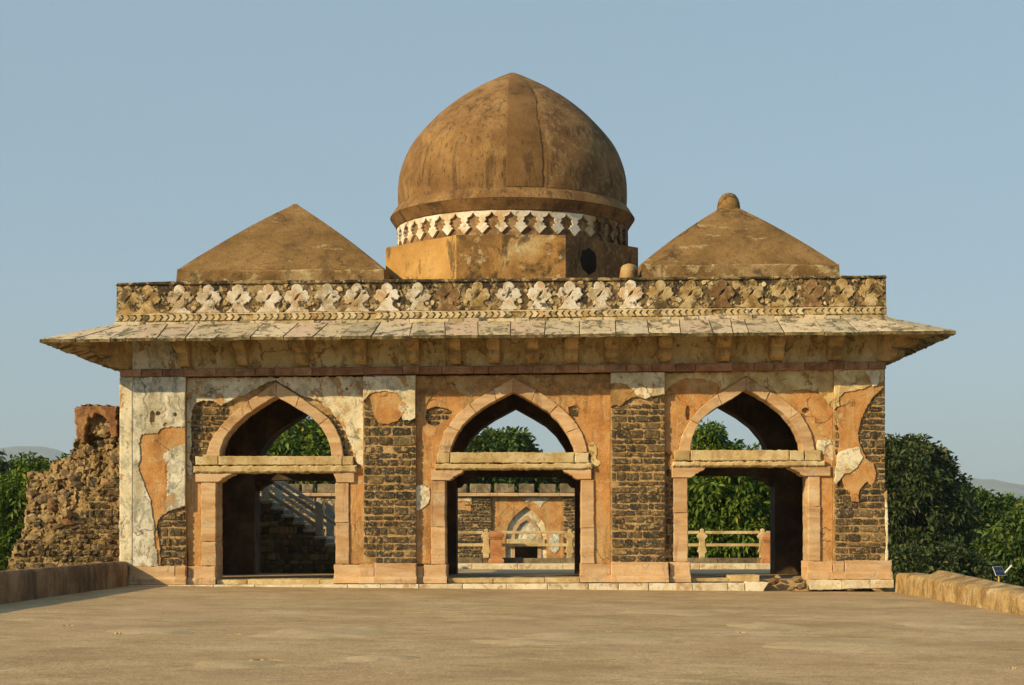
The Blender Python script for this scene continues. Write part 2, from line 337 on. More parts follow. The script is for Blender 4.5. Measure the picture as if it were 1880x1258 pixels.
def pbox(name, a, b, c, d, y0, y1, mat, parent=None, ch=.012, P=0.0):
    """block whose front was measured from pixel (a, c) to (b, d) on the plane P"""
    return box(name, fx(a, P), fx(b, P), y0, y1, fz(d, P), fz(c, P), mat, parent, ch)
def jag(pts, amp=1.2, step=3.0, keepx=(), keepy=(), seed=0.0):
    out = []
    n = len(pts)
    for i in range(n):
        a, b = Vector(pts[i]), Vector(pts[(i+1) % n]); d = b-a
        k = max(1, int(d.length/step))
        straight = any(abs(a.x-x) < .6 and abs(b.x-x) < .6 for x in keepx) or any(abs(a.y-y) < .6 and abs(b.y-y) < .6 for y in keepy)
        if straight: out.append((a.x, a.y)); continue
        nn = Vector((-d.y, d.x)).normalized()
        for j in range(k):
            q = a+d*(j/k)
            h = noise.noise(Vector((q.x*.11, q.y*.11, seed)))*1.9+noise.noise(Vector((q.x*.37, q.y*.37, seed+9)))*.9
            out.append((q.x+nn.x*h*amp, q.y+nn.y*h*amp))
    return out
def ragged(pts, amp, keepx=(), keepy=(), seed=0.0):
    p = jag(pts, amp, 3.0, keepx, keepy, seed)
    out = []; n = len(p)
    for i in range(n):
        a, b = Vector(p[i]), Vector(p[(i+1) % n]); d = b-a
        if d.length > 12 or d.length < .4: out.append((a.x, a.y)); continue
        nn = Vector((-d.y, d.x)).normalized()
        for t in (0, .5):
            q = a+d*t; h = noise.noise(Vector((q.x*.9, q.y*.9, seed+3)))*.9+noise.noise(Vector((q.x*2.1, q.y*2.1, seed+5)))*.5
            out.append((q.x+nn.x*h*amp, q.y+nn.y*h*amp))
    return out
def plaster(name, pts, Y0, th0, th1, mat, parent, amp=1.2, keepx=(), keepy=(), holes=()):
    """a coat of plaster whose ragged edge was traced on the facade: front Y0-th1, back Y0-th0"""
    R0 = hash_of(name, pts)
    loops = [PX(ragged(pts, amp, keepx, keepy, R0))]+[PX(jag(h, amp*.7, 2.5, (), (), R0)) for h in holes]
    o = xz(name, loops, Y0-th1*1.35, Y0-th0, mat, parent, .010)
    return o
def hash_of(n, pts): return (sum(p[0]*1.7+p[1] for p in pts) % 97)/3.0
def inside(p, poly):
    x, y = p; c = False; n = len(poly)
    for i in range(n):
        (x1, y1), (x2, y2) = poly[i], poly[(i+1) % n]
        if (y1 > y) != (y2 > y) and x < (x2-x1)*(y-y1)/(y2-y1)+x1: c = not c
    return c
def oval(cx, cy, rx, ry, n=12): return [(cx+rx*math.cos(i*2*math.pi/n), cy+ry*math.sin(i*2*math.pi/n)) for i in range(n)]
def lathe(name, prof, n, mat, parent, c=(0,0), smooth=True, wob=0.0, a0=0.0, a1=2*math.pi):
    V, Fc = [], []; full = abs(a1-a0-2*math.pi) < 1e-6; m = n if full else n+1
    for (r, z) in prof:
        for i in range(m):
            a = a0+(a1-a0)*i/n
            rr = r*(1+wob*noise.noise(Vector((math.cos(a)*2, math.sin(a)*2, z*.8))))
            V.append((c[0]+rr*math.cos(a), c[1]+rr*math.sin(a), z))
    for k in range(len(prof)-1):
        for i in range(n):
            j = (i+1) % m
            Fc.append((k*m+i, k*m+j, (k+1)*m+j, (k+1)*m+i))
    return mesh_obj(name, V, Fc, mat, parent, smooth)
def tube(V, Fc, pts, rad, n=7):
    base = len(V)
    for k, p in enumerate(pts):
        p = Vector(p); d = (Vector(pts[min(k+1, len(pts)-1)])-Vector(pts[max(k-1, 0)])).normalized()
        u = d.cross(Vector((0.3, 1, 0.1))).normalized(); v = d.cross(u)
        for i in range(n):
            a = 2*math.pi*i/n; V.append(p+(u*math.cos(a)+v*math.sin(a))*rad[k])
    for k in range(len(pts)-1):
        for i in range(n):
            j = (i+1) % n; Fc.append((base+k*n+i, base+k*n+j, base+(k+1)*n+j, base+(k+1)*n+i))

# rough-hewn stone blocks: unit meshes shared by all stones
def rough_block(seed, nx=4, nz=3):
    r = random.Random(seed); V = []; Fc = []
    for k in range(nz+1):
        for i in range(nx+1):
            u, v = i/nx-.5, k/nz-.5; edge = i in (0, nx) or k in (0, nz); corner = i in (0, nx) and k in (0, nz)
            y = -(.72 if edge else .95)+r.uniform(-.2, .2)
            s = .93 if corner else 1.0
            V.append((u*s+r.uniform(-.045, .045), y, v*s+r.uniform(-.06, .06)))
    w = nx+1
    for k in range(nz):
        for i in range(nx): Fc.append((k*w+i, k*w+i+1, (k+1)*w+i+1, (k+1)*w+i))
    ring = [i for i in range(w)]+[k*w+nx for k in range(1, nz+1)]+[nz*w+i for i in range(nx-1, -1, -1)]+[k*w for k in range(nz-1, 0, -1)]
    b = len(V)
    for q in ring: V.append((V[q][0], .3, V[q][2]))
    for q in range(len(ring)):
        p = (q+1) % len(ring); Fc.append((ring[q], b+q, b+p, ring[p]))
    return V, Fc
def rough_rock(seed):
    r = random.Random(seed); V, Fc = [], []
    g = (1+5**.5)/2
    base = [(-1,g,0),(1,g,0),(-1,-g,0),(1,-g,0),(0,-1,g),(0,1,g),(0,-1,-g),(0,1,-g),(g,0,-1),(g,0,1),(-g,0,-1),(-g,0,1)]
    for b in base:
        v = Vector(b).normalized()*.5*r.uniform(.72, 1.12); V.append((v.x, v.y, v.z))
    Fc = [(0,11,5),(0,5,1),(0,1,7),(0,7,10),(0,10,11),(1,5,9),(5,11,4),(11,10,2),(10,7,6),(7,1,8),(3,9,4),(3,4,2),(3,2,6),(3,6,8),(3,8,9),(4,9,5),(2,4,11),(6,2,10),(8,6,7),(9,8,1)]
    return V, Fc
def shared(name, data, mat):
    me = bpy.data.meshes.new(name); me.from_pydata(data[0], [], data[1]); me.update(); me.materials.append(M[mat]); return me
BLOCKS = {m: [shared('stone', rough_block(s), m) for s in range(7)] for m in ('basalt', 'rubble')}
ROCKS = {m: [shared('stone', rough_rock(s+50), m) for s in range(7)] for m in ('rubble', 'basalt')}
ID4 = Matrix.Identity(4)
def place(me, name, parent, loc, scale, rot=(0,0,0)):
    o = bpy.data.objects.new(name, me); COL.objects.link(o)
    if parent is not None:
        o.parent = parent
        pm = parent.matrix_basis.copy(); q = parent.parent
        while q is not None: pm = q.matrix_basis @ pm; q = q.parent
        o.matrix_parent_inverse = pm.inverted()
    o.location = loc; o.scale = scale; o.rotation_euler = rot
    return o
def courses(a, b, c, d, test, Y0, parent, ch=13.5, cw=25, rng=R, mat='basalt', P=None, gap=2.4, depth=.042, name='stone'):
    """stone courses laid over pixel rectangle a..b, c..d of the plane P; test(px, py) says where stone shows"""
    P = Y0 if P is None else P; k = (D+P)/F; n = 0
    y = d
    while y > c+ch*.5:
        h = ch*rng.choice((.72, .85, .95, 1.05, 1.2, 1.32)); x = a-rng.uniform(0, cw*.2)
        while x < b-4:
            w = cw*rng.choice((.42, .55, .7, .85, 1.0, 1.2, 1.5)); x1 = min(x+w, b+1)
            if b-x1 < 7: x1 = b
            xs = max(x, a)
            hits = sum(test(xs+(x1-xs)*u, y-h*v) for u in (.2, .5, .8) for v in (.25, .75))
            if hits >= 2 and x1-xs > 5 and rng.random() > .045:
                hh = h*rng.uniform(.86, 1.0)
                place(rng.choice(BLOCKS[mat]), name, parent, (fx((xs+x1)/2, P), Y0+.018, fz(y-h/2, P)+rng.uniform(-.01, .01)),
                      ((x1-xs-gap*rng.uniform(.8, 1.5))*k, depth*rng.uniform(.5, 1.25), (hh-gap*rng.uniform(.8, 1.4))*k), (rng.uniform(-.05, .05), rng.uniform(-.05, .05), rng.uniform(-.04, .04))); n += 1
            x = x1
        y -= h
    return n

# ------------------------------------------------------------------ ground, terrace, hills
GZ = -8.0
def ground_sheet():
    V, Fc = [], []; n = 40; ext = 11500
    def m(t): return math.copysign(abs(t)**3, t)*ext
    for j in range(n+1):
        for i in range(n+1):
            x, y = m(i/n*2-1), m(j/n*2-1)
            V.append((x, y, GZ+noise.noise(Vector((x*.01, y*.01, 0)))*.4))
    for j in range(n):
        for i in range(n): Fc.append((j*(n+1)+i, j*(n+1)+i+1, (j+1)*(n+1)+i+1, (j+1)*(n+1)+i))
    o = mesh_obj('ground', V, Fc, 'soil'); o['kind'] = 'structure'
ground_sheet()
def tz(x): return -.0085*(x+8.8)
def terrace():
    x0, x1, y0, y1 = -9.35, 9.25, -46, .62
    V, Fc = [], []; nx, ny = 60, 150
    for j in range(ny+1):
        for i in range(nx+1):
            x, y = x0+(x1-x0)*i/nx, y0+(y1-y0)*j/ny
            V.append((x, y, tz(x)+.010*noise.noise(Vector((x*.7, y*.7, 3)))+.006*noise.noise(Vector((x*2.2, y*2.2, 7)))))
    for j in range(ny):
        for i in range(nx): Fc.append((j*(nx+1)+i, j*(nx+1)+i+1, (j+1)*(nx+1)+i+1, (j+1)*(nx+1)+i))
    top = len(V)
    cs = [(x0, y0), (x1, y0), (x1, y1), (x0, y1)]
    for (x, y) in cs: V.append((x, y, tz(x)-.02))
    for (x, y) in cs: V.append((x, y, GZ-.5))
    for k in range(4):
        j = (k+1) % 4; Fc.append((top+k, top+4+k, top+4+j, top+j))
    o = mesh_obj('terrace', V, Fc, 'terrace', smooth=True); o['kind'] = 'structure'
    o = box('rear_terrace', -9.0, 9.0, .63, 19.2, GZ-.5, -.03, 'terrace', None, 0); o['kind'] = 'structure'
terrace()
TR = bpy.data.objects['terrace']
def on_floor(px, py):
    k = (py-CY)/1.40; d = F/k; return (CAMX+(px-CX)/k, d-D)
rp = random.Random(77)
for (px, py, w, h) in [(590,1163,.85,.5),(1090,1166,1.1,.55),(285,1161,.6,.3),(960,1175,.6,.25),(1730,1138,.7,.4),(1405,1142,.5,.35),(1250,1119,.9,.4),(1560,1178,1.0,.4),(700,1205,.35,.18),(430,1219,.5,.2)]:
    x, y = on_floor(px, py); n = 26; ring = []
    for i in range(n):
        a = i*2*math.pi/n; r = 1+.5*noise.noise(Vector((math.cos(a)*1.6+px, math.sin(a)*1.6, py)))
        ring.append((x+w*r*math.cos(a), y+h*2.2*r*math.sin(a)))
    z = [tz(a)+.010*noise.noise(Vector((a*.7, b*.7, 3)))+.006*noise.noise(Vector((a*2.2, b*2.2, 7))) for a, b in ring]
    zc = tz(x)+.012
    V = [(x, y, zc+.004)]+[(x+(a-x)*.93, y+(b-y)*.93, q+.007) for (a, b), q in zip(ring, z)]+[(a, b, q-.004) for (a, b), q in zip(ring, z)]
    Fc = [(0, 1+i, 1+(i+1) % n) for i in range(n)]+[(1+i, 1+n+i, 1+n+(i+1) % n, 1+(i+1) % n) for i in range(n)]
    mesh_obj('floor_patch', V, Fc, 'floor_patch', TR, True)
for (px, py, w) in [(487,1212,.34),(432,1166,.18),(125,1153,.2),(217,1166,.14),(860,1098,.14),(1745,1097,.1),(1103,1156,.4),(1360,1155,.14),(1862,1215,.12),(655,1099,.1),(300,1130,.1)]:
    x, y = on_floor(px, py); n = 9; V = []; Fc = []      # lifted flakes of the floor render
    for i in range(n+1):
        t = i/n; dy = .03*noise.noise(Vector((t*5, px, 0))); up = .013*math.sin(t*math.pi)**.6
        V += [(x+w*(t-.5), y+dy, tz(x)+up+.004), (x+w*(t-.5)*.9, y+dy+.14*math.sin(t*math.pi)+.02, tz(x)+.002), (x+w*(t-.5), y+dy-.002, tz(x)-.01)]
    for i in range(n):
        a = i*3; Fc += [(a, a+3, a+4, a+1), (a+2, a+5, a+3, a)]
    mesh_obj('floor_flake', V, Fc, 'terrace', TR)
def hill(name, cx, cy, rx, ry, h, seed, top=.45):
    V, Fc = [], []; n = 48
    for j in range(n+1):
        for i in range(n+1):
            u, v = i/n*2-1, j/n*2-1; d = math.hypot(u, v)
            s = max(0, 1-d); p = min(1, s/top); p = p*p*(3-2*p)
            z = h*p*(1+.22*noise.noise(Vector((u*2.5, v*2.5, seed))))+h*.05*noise.noise(Vector((u*9, v*9, seed)))*p
            V.append((cx+u*rx, cy+v*ry, GZ-.6+z))
    for j in range(n):
        for i in range(n): Fc.append((j*(n+1)+i, j*(n+1)+i+1, (j+1)*(n+1)+i+1, (j+1)*(n+1)+i))
    o = mesh_obj(name, V, Fc, 'hillside', smooth=True); o['kind'] = 'structure'
hill('hill', 2330, 8900, 840, 1500, 246, 4.0, .8)
hill('hill', 2980, 10100, 2250, 1100, 185, 9.0, .7)
hill('hill', -3090, 9000, 1530, 1500, 440, 2.0, .8)

# ------------------------------------------------------------------ the pavilion
PV = thing('domed_pavilion', (0, 0, 0), 'weathered stone and plaster pavilion with a big central dome and three arched bays', 'pavilion')
def lerp(a, b, t): return a+(b-a)*t
def tilt(px): return (px-222)*-.0103      # the whole front rises slightly towards the right

# piers ------------------------------------------------------------
PIER = {1: (222, 341, 692, 1073), 2: (667, 763, 690, 1071), 3: (1121, 1220, 684, 1069), 4: (1531, 1625, 677, 1064)}
piers = {}
for k, (a, b, c, d) in PIER.items():
    piers[k] = xz('pier', PX([(a, d), (b, d), (b, c-2), (a, c-2)]), .02, 1.0, 'mortar', PV)
# coats of plaster
P1W = [(222,693),(341,692),(341,784),(318,785),(296,787),(290,795),(278,797),(262,798),(257,815),(260,835),(254,857),(262,878),(270,900),(278,918),(281,945),(285,962),(284,990),(290,1015),(292,1040),(220,1040)]
P1B = [(341,815),(330,818),(318,825),(309,830),(302,836),(306,850),(308,866),(309,894),(306,920),(308,938),(341,929)]
P1O = [(246,775),(341,775),(341,930),(325,936),(310,938),(290,957),(289,975),(294,1000),(296,1040),(270,1040),(268,960),(246,880)]
kx = {1: (222, 220, 341), 2: (667, 763), 3: (1121, 1220), 4: (1531, 1625)}
plaster('plaster_coat', P1O, 0, -.02, .030, 'orange', piers[1], 1.0, kx[1], (1040,))
plaster('plaster_coat', P1W, 0, -.02, .052, 'whitecool', piers[1], 1.3, kx[1], (1040, 692, 693), [oval(281, 768, 5, 13), oval(305, 781, 4, 4), oval(323, 762, 3, 4), oval(292, 760, 4, 4)])
plaster('plaster_coat', P1B, 0, .0, .050, 'whitecool', piers[1], 1.6, kx[1])
pbox('corner_strip', 221, 245, 694, 1039, -.085, .0, 'white', piers[1], .02)
P2W = [(667,692),(763,690),(763,768),(752,773),(740,771),(733,752),(735,738),(728,724),(712,719),(694,720),(680,724),(672,733),(667,738)]
P2O = [(676,722),(700,716),(730,720),(738,742),(738,762),(731,774),(712,780),(695,776),(687,764),(683,748),(680,735)]
plaster('plaster_coat', P2O, 0, -.02, .028, 'orange', piers[2], .8)
plaster('plaster_coat', P2W, 0, -.02, .050, 'white', piers[2], 1.0, kx[2], (692, 690))
P3W = [(1121,685),(1220,684),(1220,724),(1203,727),(1186,733),(1172,729),(1164,718),(1152,708),(1140,703),(1121,705)]
P3O = [(1121,700),(1145,700),(1168,714),(1172,729),(1160,731),(1148,738),(1138,746),(1128,744),(1121,748)]
plaster('plaster_coat', P3O, 0, -.02, .028, 'tan', piers[3], .8, kx[3])
plaster('plaster_coat', P3W, 0, -.02, .050, 'white', piers[3], 1.0, kx[3], (684, 685))
P4W = [(1531,679),(1622,677),(1622,700),(1600,708),(1575,717),(1550,722),(1540,730),(1541,748),(1531,752)]
P4O = [(1534,722),(1560,712),(1621,695),(1622,712),(1606,726),(1592,746),(1582,768),(1576,790),(1577,815),(1590,842),(1604,851),(1609,870),(1601,893),(1592,884),(1578,899),(1577,922),(1563,921),(1560,905),(1549,896),(1544,868),(1534,850),(1541,812),(1537,775)]
P4C = [(1537,833),(1551,826),(1576,821),(1584,840),(1575,858),(1561,868),(1549,871),(1543,880),(1535,890),(1531,884),(1534,860)]
plaster('plaster_coat', P4O, 0, -.02, .028, 'orange', piers[4], 1.0, kx[4]+(1622,))
plaster('plaster_coat', P4W, 0, -.02, .050, 'cream', piers[4], 1.0, kx[4]+(1622,), (677, 679))
plaster('plaster_coat', P4C, 0, .0, .046, 'white', piers[4], .8)
plaster('plaster_coat', [(1586,681),(1612,679),(1618,695),(1611,708),(1601,711),(1596,697)], 0, .0, .060, 'white', piers[4], .7)
# stones laid bare on the piers
def bare(*polys): return lambda x, y: not any(inside((x, y), q) for q in polys)
courses(286, 341, 930, 1039, bare(P1W, P1B, P1O), 0, piers[1])
courses(667, 763, 722, 1036, bare(P2W, P2O), 0, piers[2])
courses(1122, 1220, 722, 1032, bare(P3W, P3O), 0, piers[3])
courses(1532, 1626, 690, 1030, bare(P4W, P4O, P4C), 0, piers[4])
plaster('plaster_coat', [(1624,905),(1628,900),(1630,960),(1630,1030),(1625,1030),(1626,990)], 0, .0, .03, 'white', piers[4], .7)

# bays with pointed arches --------------------------------------------
IN = {1: [(402,838),(403,824),(410,806),(418,794),(428,782),(449,763),(477,744),(505,727),(530,741),(557,757),(575,769),(590,786),(599,801),(605,818),(608,838)],
      2: [(826,831),(829,818),(835,804),(848,782),(869,761),(897,742),(942,718),(978,738),(1006,755),(1027,775),(1044,800),(1052,816),(1056,831)],
      3: [(1269,828),(1270,812),(1274,797),(1287,772),(1299,760),(1315,749),(1347,731),(1371,714),(1410,736),(1438,757),(1459,782),(1469,803),(1473,815),(1475,828)]}
OUT = {1: [(377,838),(381,820),(388,805),(399,788),(414,771),(445,743),(472,724),(505,701),(540,722),(575,746),(603,768),(613,781),(621,797),(627,816),(630,838)],
       2: [(804,831),(808,812),(815,793),(838,761),(869,736),(908,713),(942,693),(985,716),(1027,744),(1055,772),(1069,796),(1076,814),(1079,831)],
       3: [(1247,828),(1249,810),(1254,795),(1272,765),(1285,749),(1301,735),(1333,714),(1371,691),(1410,715),(1445,736),(1473,761),(1488,789),(1494,806),(1497,828)]}
def along(poly, t):
    ds = [math.dist(poly[i], poly[i+1]) for i in range(len(poly)-1)]; L = sum(ds)*t
    for i, d in enumerate(ds):
        if L <= d or i == len(ds)-1: return (lerp(poly[i][0], poly[i+1][0], L/d), lerp(poly[i][1], poly[i+1][1], L/d))
        L -= d
JAMB = {1: (395, 615), 2: (818, 1067), 3: (1263, 1485)}
BAYX = {1: (341, 667, 692, 1073), 2: (763, 1121, 688, 1070), 3: (1220, 1531, 680, 1066)}
YB = .18
bays = {}
for k in (1, 2, 3):
    a, b, c, d = BAYX[k]; jl, jr = JAMB[k]; sp = IN[k][0][1]
    loop = [(a, d), (a, c), (b, c), (b, d), (jr+6, d), (jr+6, sp), *reversed([(p[0]+(3 if p[0] > IN[k][len(IN[k])//2][0] else -3), p[1]-3) for p in IN[k]]), (jl-6, sp), (jl-6, d)]
    bays[k] = xz('bay_wall', PX(loop), YB+.02, .95, 'mortar', PV)
    arch = mesh_obj('arch', *prism_data([PX(list(IN[k])+[(p[0]-.3, p[1]-.3) for p in reversed([along(IN[k], t/40) for t in range(41)])])], .4, .9), 'inner', bays[k]) if False else None
    # voussoirs
    nv = 7 if k != 2 else 8
    cuts = [0, .13, .27, .40, .5, .62, .74, .88, 1] if k == 2 else [0, .16, .34, .5, .63, .8, 1]
    Lm = len(IN[k])//2
    for q in range(len(cuts)-1):
        ts = [lerp(cuts[q]+.0006, cuts[q+1]-.0006, i/8) for i in range(9)]
        ip = [along(IN[k], t) for t in ts]; op = [along(OUT[k], t) for t in ts]
        xz('voussoir', PX(jag(ip+op[::-1], .55, 3, seed=q+k*9)), YB-.105+R.uniform(-.012, .012), .7, 'pink', PV, .014)

# plaster and bare stones in the bays
B1W = [(341,693),(667,691),(667,858),(655,850),(649,838),(646,822),(638,800),(624,776),(606,752),(582,734),(554,727),(526,710),(505,697),(488,702),(470,711),(445,725),(436,724),(428,731),(405,745),(388,737),(372,735),(358,740),(350,754),(348,790),(350,815),(345,838),(352,860),(350,884),(341,880)]
B1L = [(346,868),(368,872),(368,1040),(345,1040),(341,1000),(341,890)]
B1R = [(641,858),(667,858),(667,1036),(640,1036)]
plaster('plaster_coat', B1W, YB, -.02, .055, 'white', bays[1], 1.2, (341, 667), (693, 691), [oval(635, 713, 2.5, 3)])
plaster('plaster_coat', B1L, YB, -.02, .040, 'orange', bays[1], .8, (341, 345), (1040,))
plaster('plaster_coat', B1R, YB, -.02, .045, 'orange', bays[1], .8, (667, 640, 641), (1036,))
def arch_test(k, *polys):
    ring = OUT[k]
    def t(x, y): return not inside((x, y), ring+[(ring[-1][0], 900), (ring[0][0], 900)]) and not any(inside((x, y), q) for q in polys)
    return t
courses(348, 420, 738, 866, arch_test(1, B1W, B1L), YB, bays[1], 13, 21)
courses(596, 650, 745, 858, arch_test(1, B1W, B1R), YB, bays[1], 12, 17)
B2O = [(763,690),(1121,686),(1121,1036),(1090,1036),(1090,840),(1079,831)]+OUT[2][::-1]+[(804,831),(798,870),(790,1036),(763,1036)]
H2a = [(783,752),(800,746),(822,750),(830,756),(824,768),(812,776),(798,782),(786,778),(780,766)]
H2b = [(1044,747),(1056,744),(1063,752),(1062,768),(1055,772),(1046,764)]
plaster('plaster_coat', B2O, YB, -.02, .040, 'orange', bays[2], .5, (763, 1121, 1090, 790), (1036,), [H2a, H2b])
B2T = [(763,690),(1121,686),(1121,712),(1105,716),(1080,714),(1066,722),(1040,716),(1015,706),(1004,712),(990,703),(975,705),(958,697),(942,690),(925,698),(905,708),(884,716),(866,728),(850,724),(838,716),(826,712),(806,718),(793,726),(784,742),(776,745),(770,760),(763,766)]
plaster('plaster_coat', B2T, YB, .0, .055, 'tan', bays[2], 1.3, (763, 1121), (690, 686))
plaster('plaster_coat', [(763,892),(778,889),(788,896),(790,912),(785,926),(776,934),(765,938),(763,930)], YB, .0, .060, 'white', bays[2], .9, (763,))
plaster('plaster_coat', [(1080,814),(1090,812),(1098,822),(1096,840),(1104,852),(1092,858),(1082,850),(1085,836)], YB, .0, .056, 'cream', bays[2], 1.1)
courses(776, 834, 742, 786, lambda x, y: inside((x, y), H2a), YB, bays[2], 11, 16)
courses(1042, 1066, 742, 776, lambda x, y: inside((x, y), H2b), YB, bays[2], 12, 13)
B3O = [(1220,684),(1531,678),(1531,1032),(1507,1032),(1507,840),(1497,828)]+OUT[3][::-1]+[(1247,828),(1240,868),(1234,872),(1226,850),(1232,836),(1220,828)]
plaster('plaster_coat', B3O, YB, -.02, .040, 'orange', bays[3], .5, (1220, 1531, 1507), (1032,), [oval(1481, 753, 7, 5), oval(1264, 758, 4.5, 13)])
B3W = [(1220,684),(1531,678),(1531,756),(1524,744),(1512,727),(1498,717),(1484,714),(1459,715),(1445,720),(1431,721),(1418,716),(1400,708),(1385,698),(1371,688),(1356,698),(1340,708),(1325,714),(1318,703),(1300,697),(1270,692),(1248,696),(1236,704),(1227,714),(1220,722)]
plaster('plaster_coat', B3W, YB, .0, .055, 'cream', bays[3], 1.1, (1220, 1531), (684, 678))
plaster('plaster_coat', [(1503,808),(1531,807),(1531,846),(1518,836),(1504,828),(1500,818)], YB, .0, .056, 'white', bays[3], .8, (1531,))
courses(1222, 1240, 830, 1032, lambda x, y: True, YB, bays[3], 13, 17)

# lintels, mouldings, brackets, jambs, plinths
LINT = {1: (358, 649, 838, 854, 856, 868), 2: (802, 1082, 831, 850, 852, 862), 3: (1238, 1509, 827, 846, 848, 857)}
for k, (a, b, c, d, e, f) in LINT.items():
    cuts = {1: [a, 400, 628, b], 2: [a, 826, 1055, b], 3: [a, 1268, 1450, 1478, b]}[k]
    for i in range(len(cuts)-1):
        V = PX(jag([(cuts[i]+.4, d), (cuts[i+1]-.4, d), (cuts[i+1]-.4, c-(i % 2)*.6), (cuts[i]+.4, c-(i % 2)*.6)], .7, 3, seed=i+k*5))
        xz('lintel_stone', V, YB-.15+.008*i, .8, 'cream_stone', PV, .020)
    xz('lintel_moulding', PX(jag([(a-3, f), (b+6, f-1), (b+6, e-1.5), (a-3, e)], 1.0, 2.5, seed=k*4)), YB-.19, .8, 'cream_stone', PV, .03)
BR = [(358, 425, 868, 885, 1), (612, 650, 867, 886, -1), (792, 850, 862, 882, 1), (1034, 1086, 861, 880, -1), (1234, 1295, 857, 877, 1), (1452, 1526, 856, 874, -1)]
for i, (a, b, c, d, s) in enumerate(BR):
    w = b-a; st = min(26, w*.5) if i != 1 else 6
    if s > 0: pts = [(a, d), (b-st, d), (b-st*.86, d-1.5), (b-st*.72, d-4), (b-st*.66, d-7), (b-st*.5, d-8), (b-st*.36, d-11), (b-st*.12, d-13), (b, c+3), (b, c), (a, c)]
    else: pts = [(b, d), (a+st, d), (a+st*.86, d-1.5), (a+st*.72, d-4), (a+st*.66, d-7), (a+st*.5, d-8), (a+st*.36, d-11), (a+st*.12, d-13), (a, c+3), (a, c), (b, c)]
    xz('bracket_stone', PX(pts), YB-.13, .75, 'pink', PV, .012)
JP = [(368, 395, 885, 1040, 995), (615, 640, 886, 1037, 960), (791, 817, 882, 1037, 968), (1067, 1091, 880, 1036, 970), (1237, 1263, 877, 1032, 942), (1485, 1507, 874, 1031, 930)]
for i, (a, b, c, d, m) in enumerate(JP):
    for (p, q, u, v, yy) in ((a, b, c+.5, m-.2, YB-.10), (a+.4, b+.6, m+.2, d-.5, YB-.107)):
        xz('jamb_stone', PX(jag([(p, v), (q, v), (q, u), (p, u)], .45, 4, seed=p+u)), yy, .9, 'pink', PV, .014)
PL = [(239, 323, 1040, 1062, 1073, -.10), (323.6, 343, 1040, 1062, 1073, -.11), (345, 395, 1040, 1064, 1073, .02),
      (613, 660, 1037, 1063, 1071, .02), (660.6, 688, 1036, 1062, 1071, -.10), (688.6, 765, 1034, 1062, 1071, -.11), (778, 820, 1037, 1062, 1071, .02), (765, 777.5, 1040, 1064, 1071, .06),
      (1066, 1121, 1036, 1060, 1069, .02), (1121.6, 1227, 1032, 1060, 1069, -.10), (1230, 1268, 1032, 1060, 1069, .02),
      (1483, 1529, 1031, 1054, 1064, .02), (1529.6, 1549, 1030, 1053, 1063, -.095), (1549.6, 1636, 1029, 1053, 1063, -.11)]
for (a, b, c, m, d, y) in PL:
    V = PX(jag([(a, d), (b, d), (b, c), (a, c)], .55, 3.5, seed=a))
    xz('plinth_block', V, y, .95, 'pink', PV, .016)
    V = [(-y+.045, fz(d)), (-y+.045, fz(m+2)), (-y+.035, fz(m)), (-y-.01, fz(m-4)), (-y-.01, fz(d))]
    yz('plinth_foot', [(-p, q) for p, q in V], fx(a)-.01, fx(b)+.004, 'pink', PV, .006)
# thresholds and limewashed foot slabs
for (a, b, c, d, y) in [(396, 452, 1065, 1074, .12), (452.6, 585, 1064.5, 1074, .13), (585.6, 612, 1065, 1074, .12), (821, 905, 1062, 1071, .12), (905.6, 1000, 1062, 1071, .13), (1000.6, 1065, 1061.5, 1071, .12), (1269, 1340, 1062, 1069, .12), (1340.6, 1396, 1057, 1069, .12)]:
    xz('threshold_stone', PX(jag([(a, d), (b, d), (b, c), (a, c)], .4, 5)), y, 1.2, 'cream_stone', PV, .015)
cut = [238, 310, 395, 470, 560, 640, 700, 770, 850, 930, 1005, 1080, 1135, 1190, 1270, 1335, 1366]
for i in range(len(cut)-1):
    t0, t1 = tilt(cut[i]), tilt(cut[i+1]); a, b = cut[i], cut[i+1]
    V = PX(jag([(a+.4, 1085), (b-.4, 1086), (b-.4, 1074.2+t1*.35), (a+.4, 1074.2+t0*.35)], .3, 6))
    xz('foot_slab', V, -.19+R.uniform(-.012, .012), .3, 'limewash', PV, .012)
xz('foot_slab', PX(jag([(1367, 1090), (1398, 1090), (1402, 1080), (1410, 1068.5), (1367, 1068)], .7, 4)), -.19, .3, 'limewash', PV, .012)
for (a, b, c, d) in [(1479, 1543, 1064.5, 1082), (1544, 1594, 1064, 1080), (1595, 1638, 1064, 1079)]:
    xz('foot_slab', PX(jag([(a+(6 if a == 1479 else 0), d+1), (b, d), (b, c), (a, c)], .5, 5)), -.20+R.uniform(-.015, .015), .3, 'limewash', PV, .014)
for (x, y, sx, sz, yy) in [(1422, 1068, 20, 14, .12), (1466, 1065, 22, 14, .05), (1470, 1077, 17, 12, -.12), (1452, 1080, 13, 8, -.12), (1560, 1084, 22, 7, -.1), (1610, 1083, 30, 8, -.1), (1432, 1061, 14, 8, .3)]:
    place(R.choice(ROCKS['rubble']), 'broken_stone', PV, (fx(x), yy, fz(y)), (sx/80*1.15, .3, sz/80*1.15), (R.uniform(-.3, .3), R.uniform(-.3, .3), R.uniform(0, 1)))

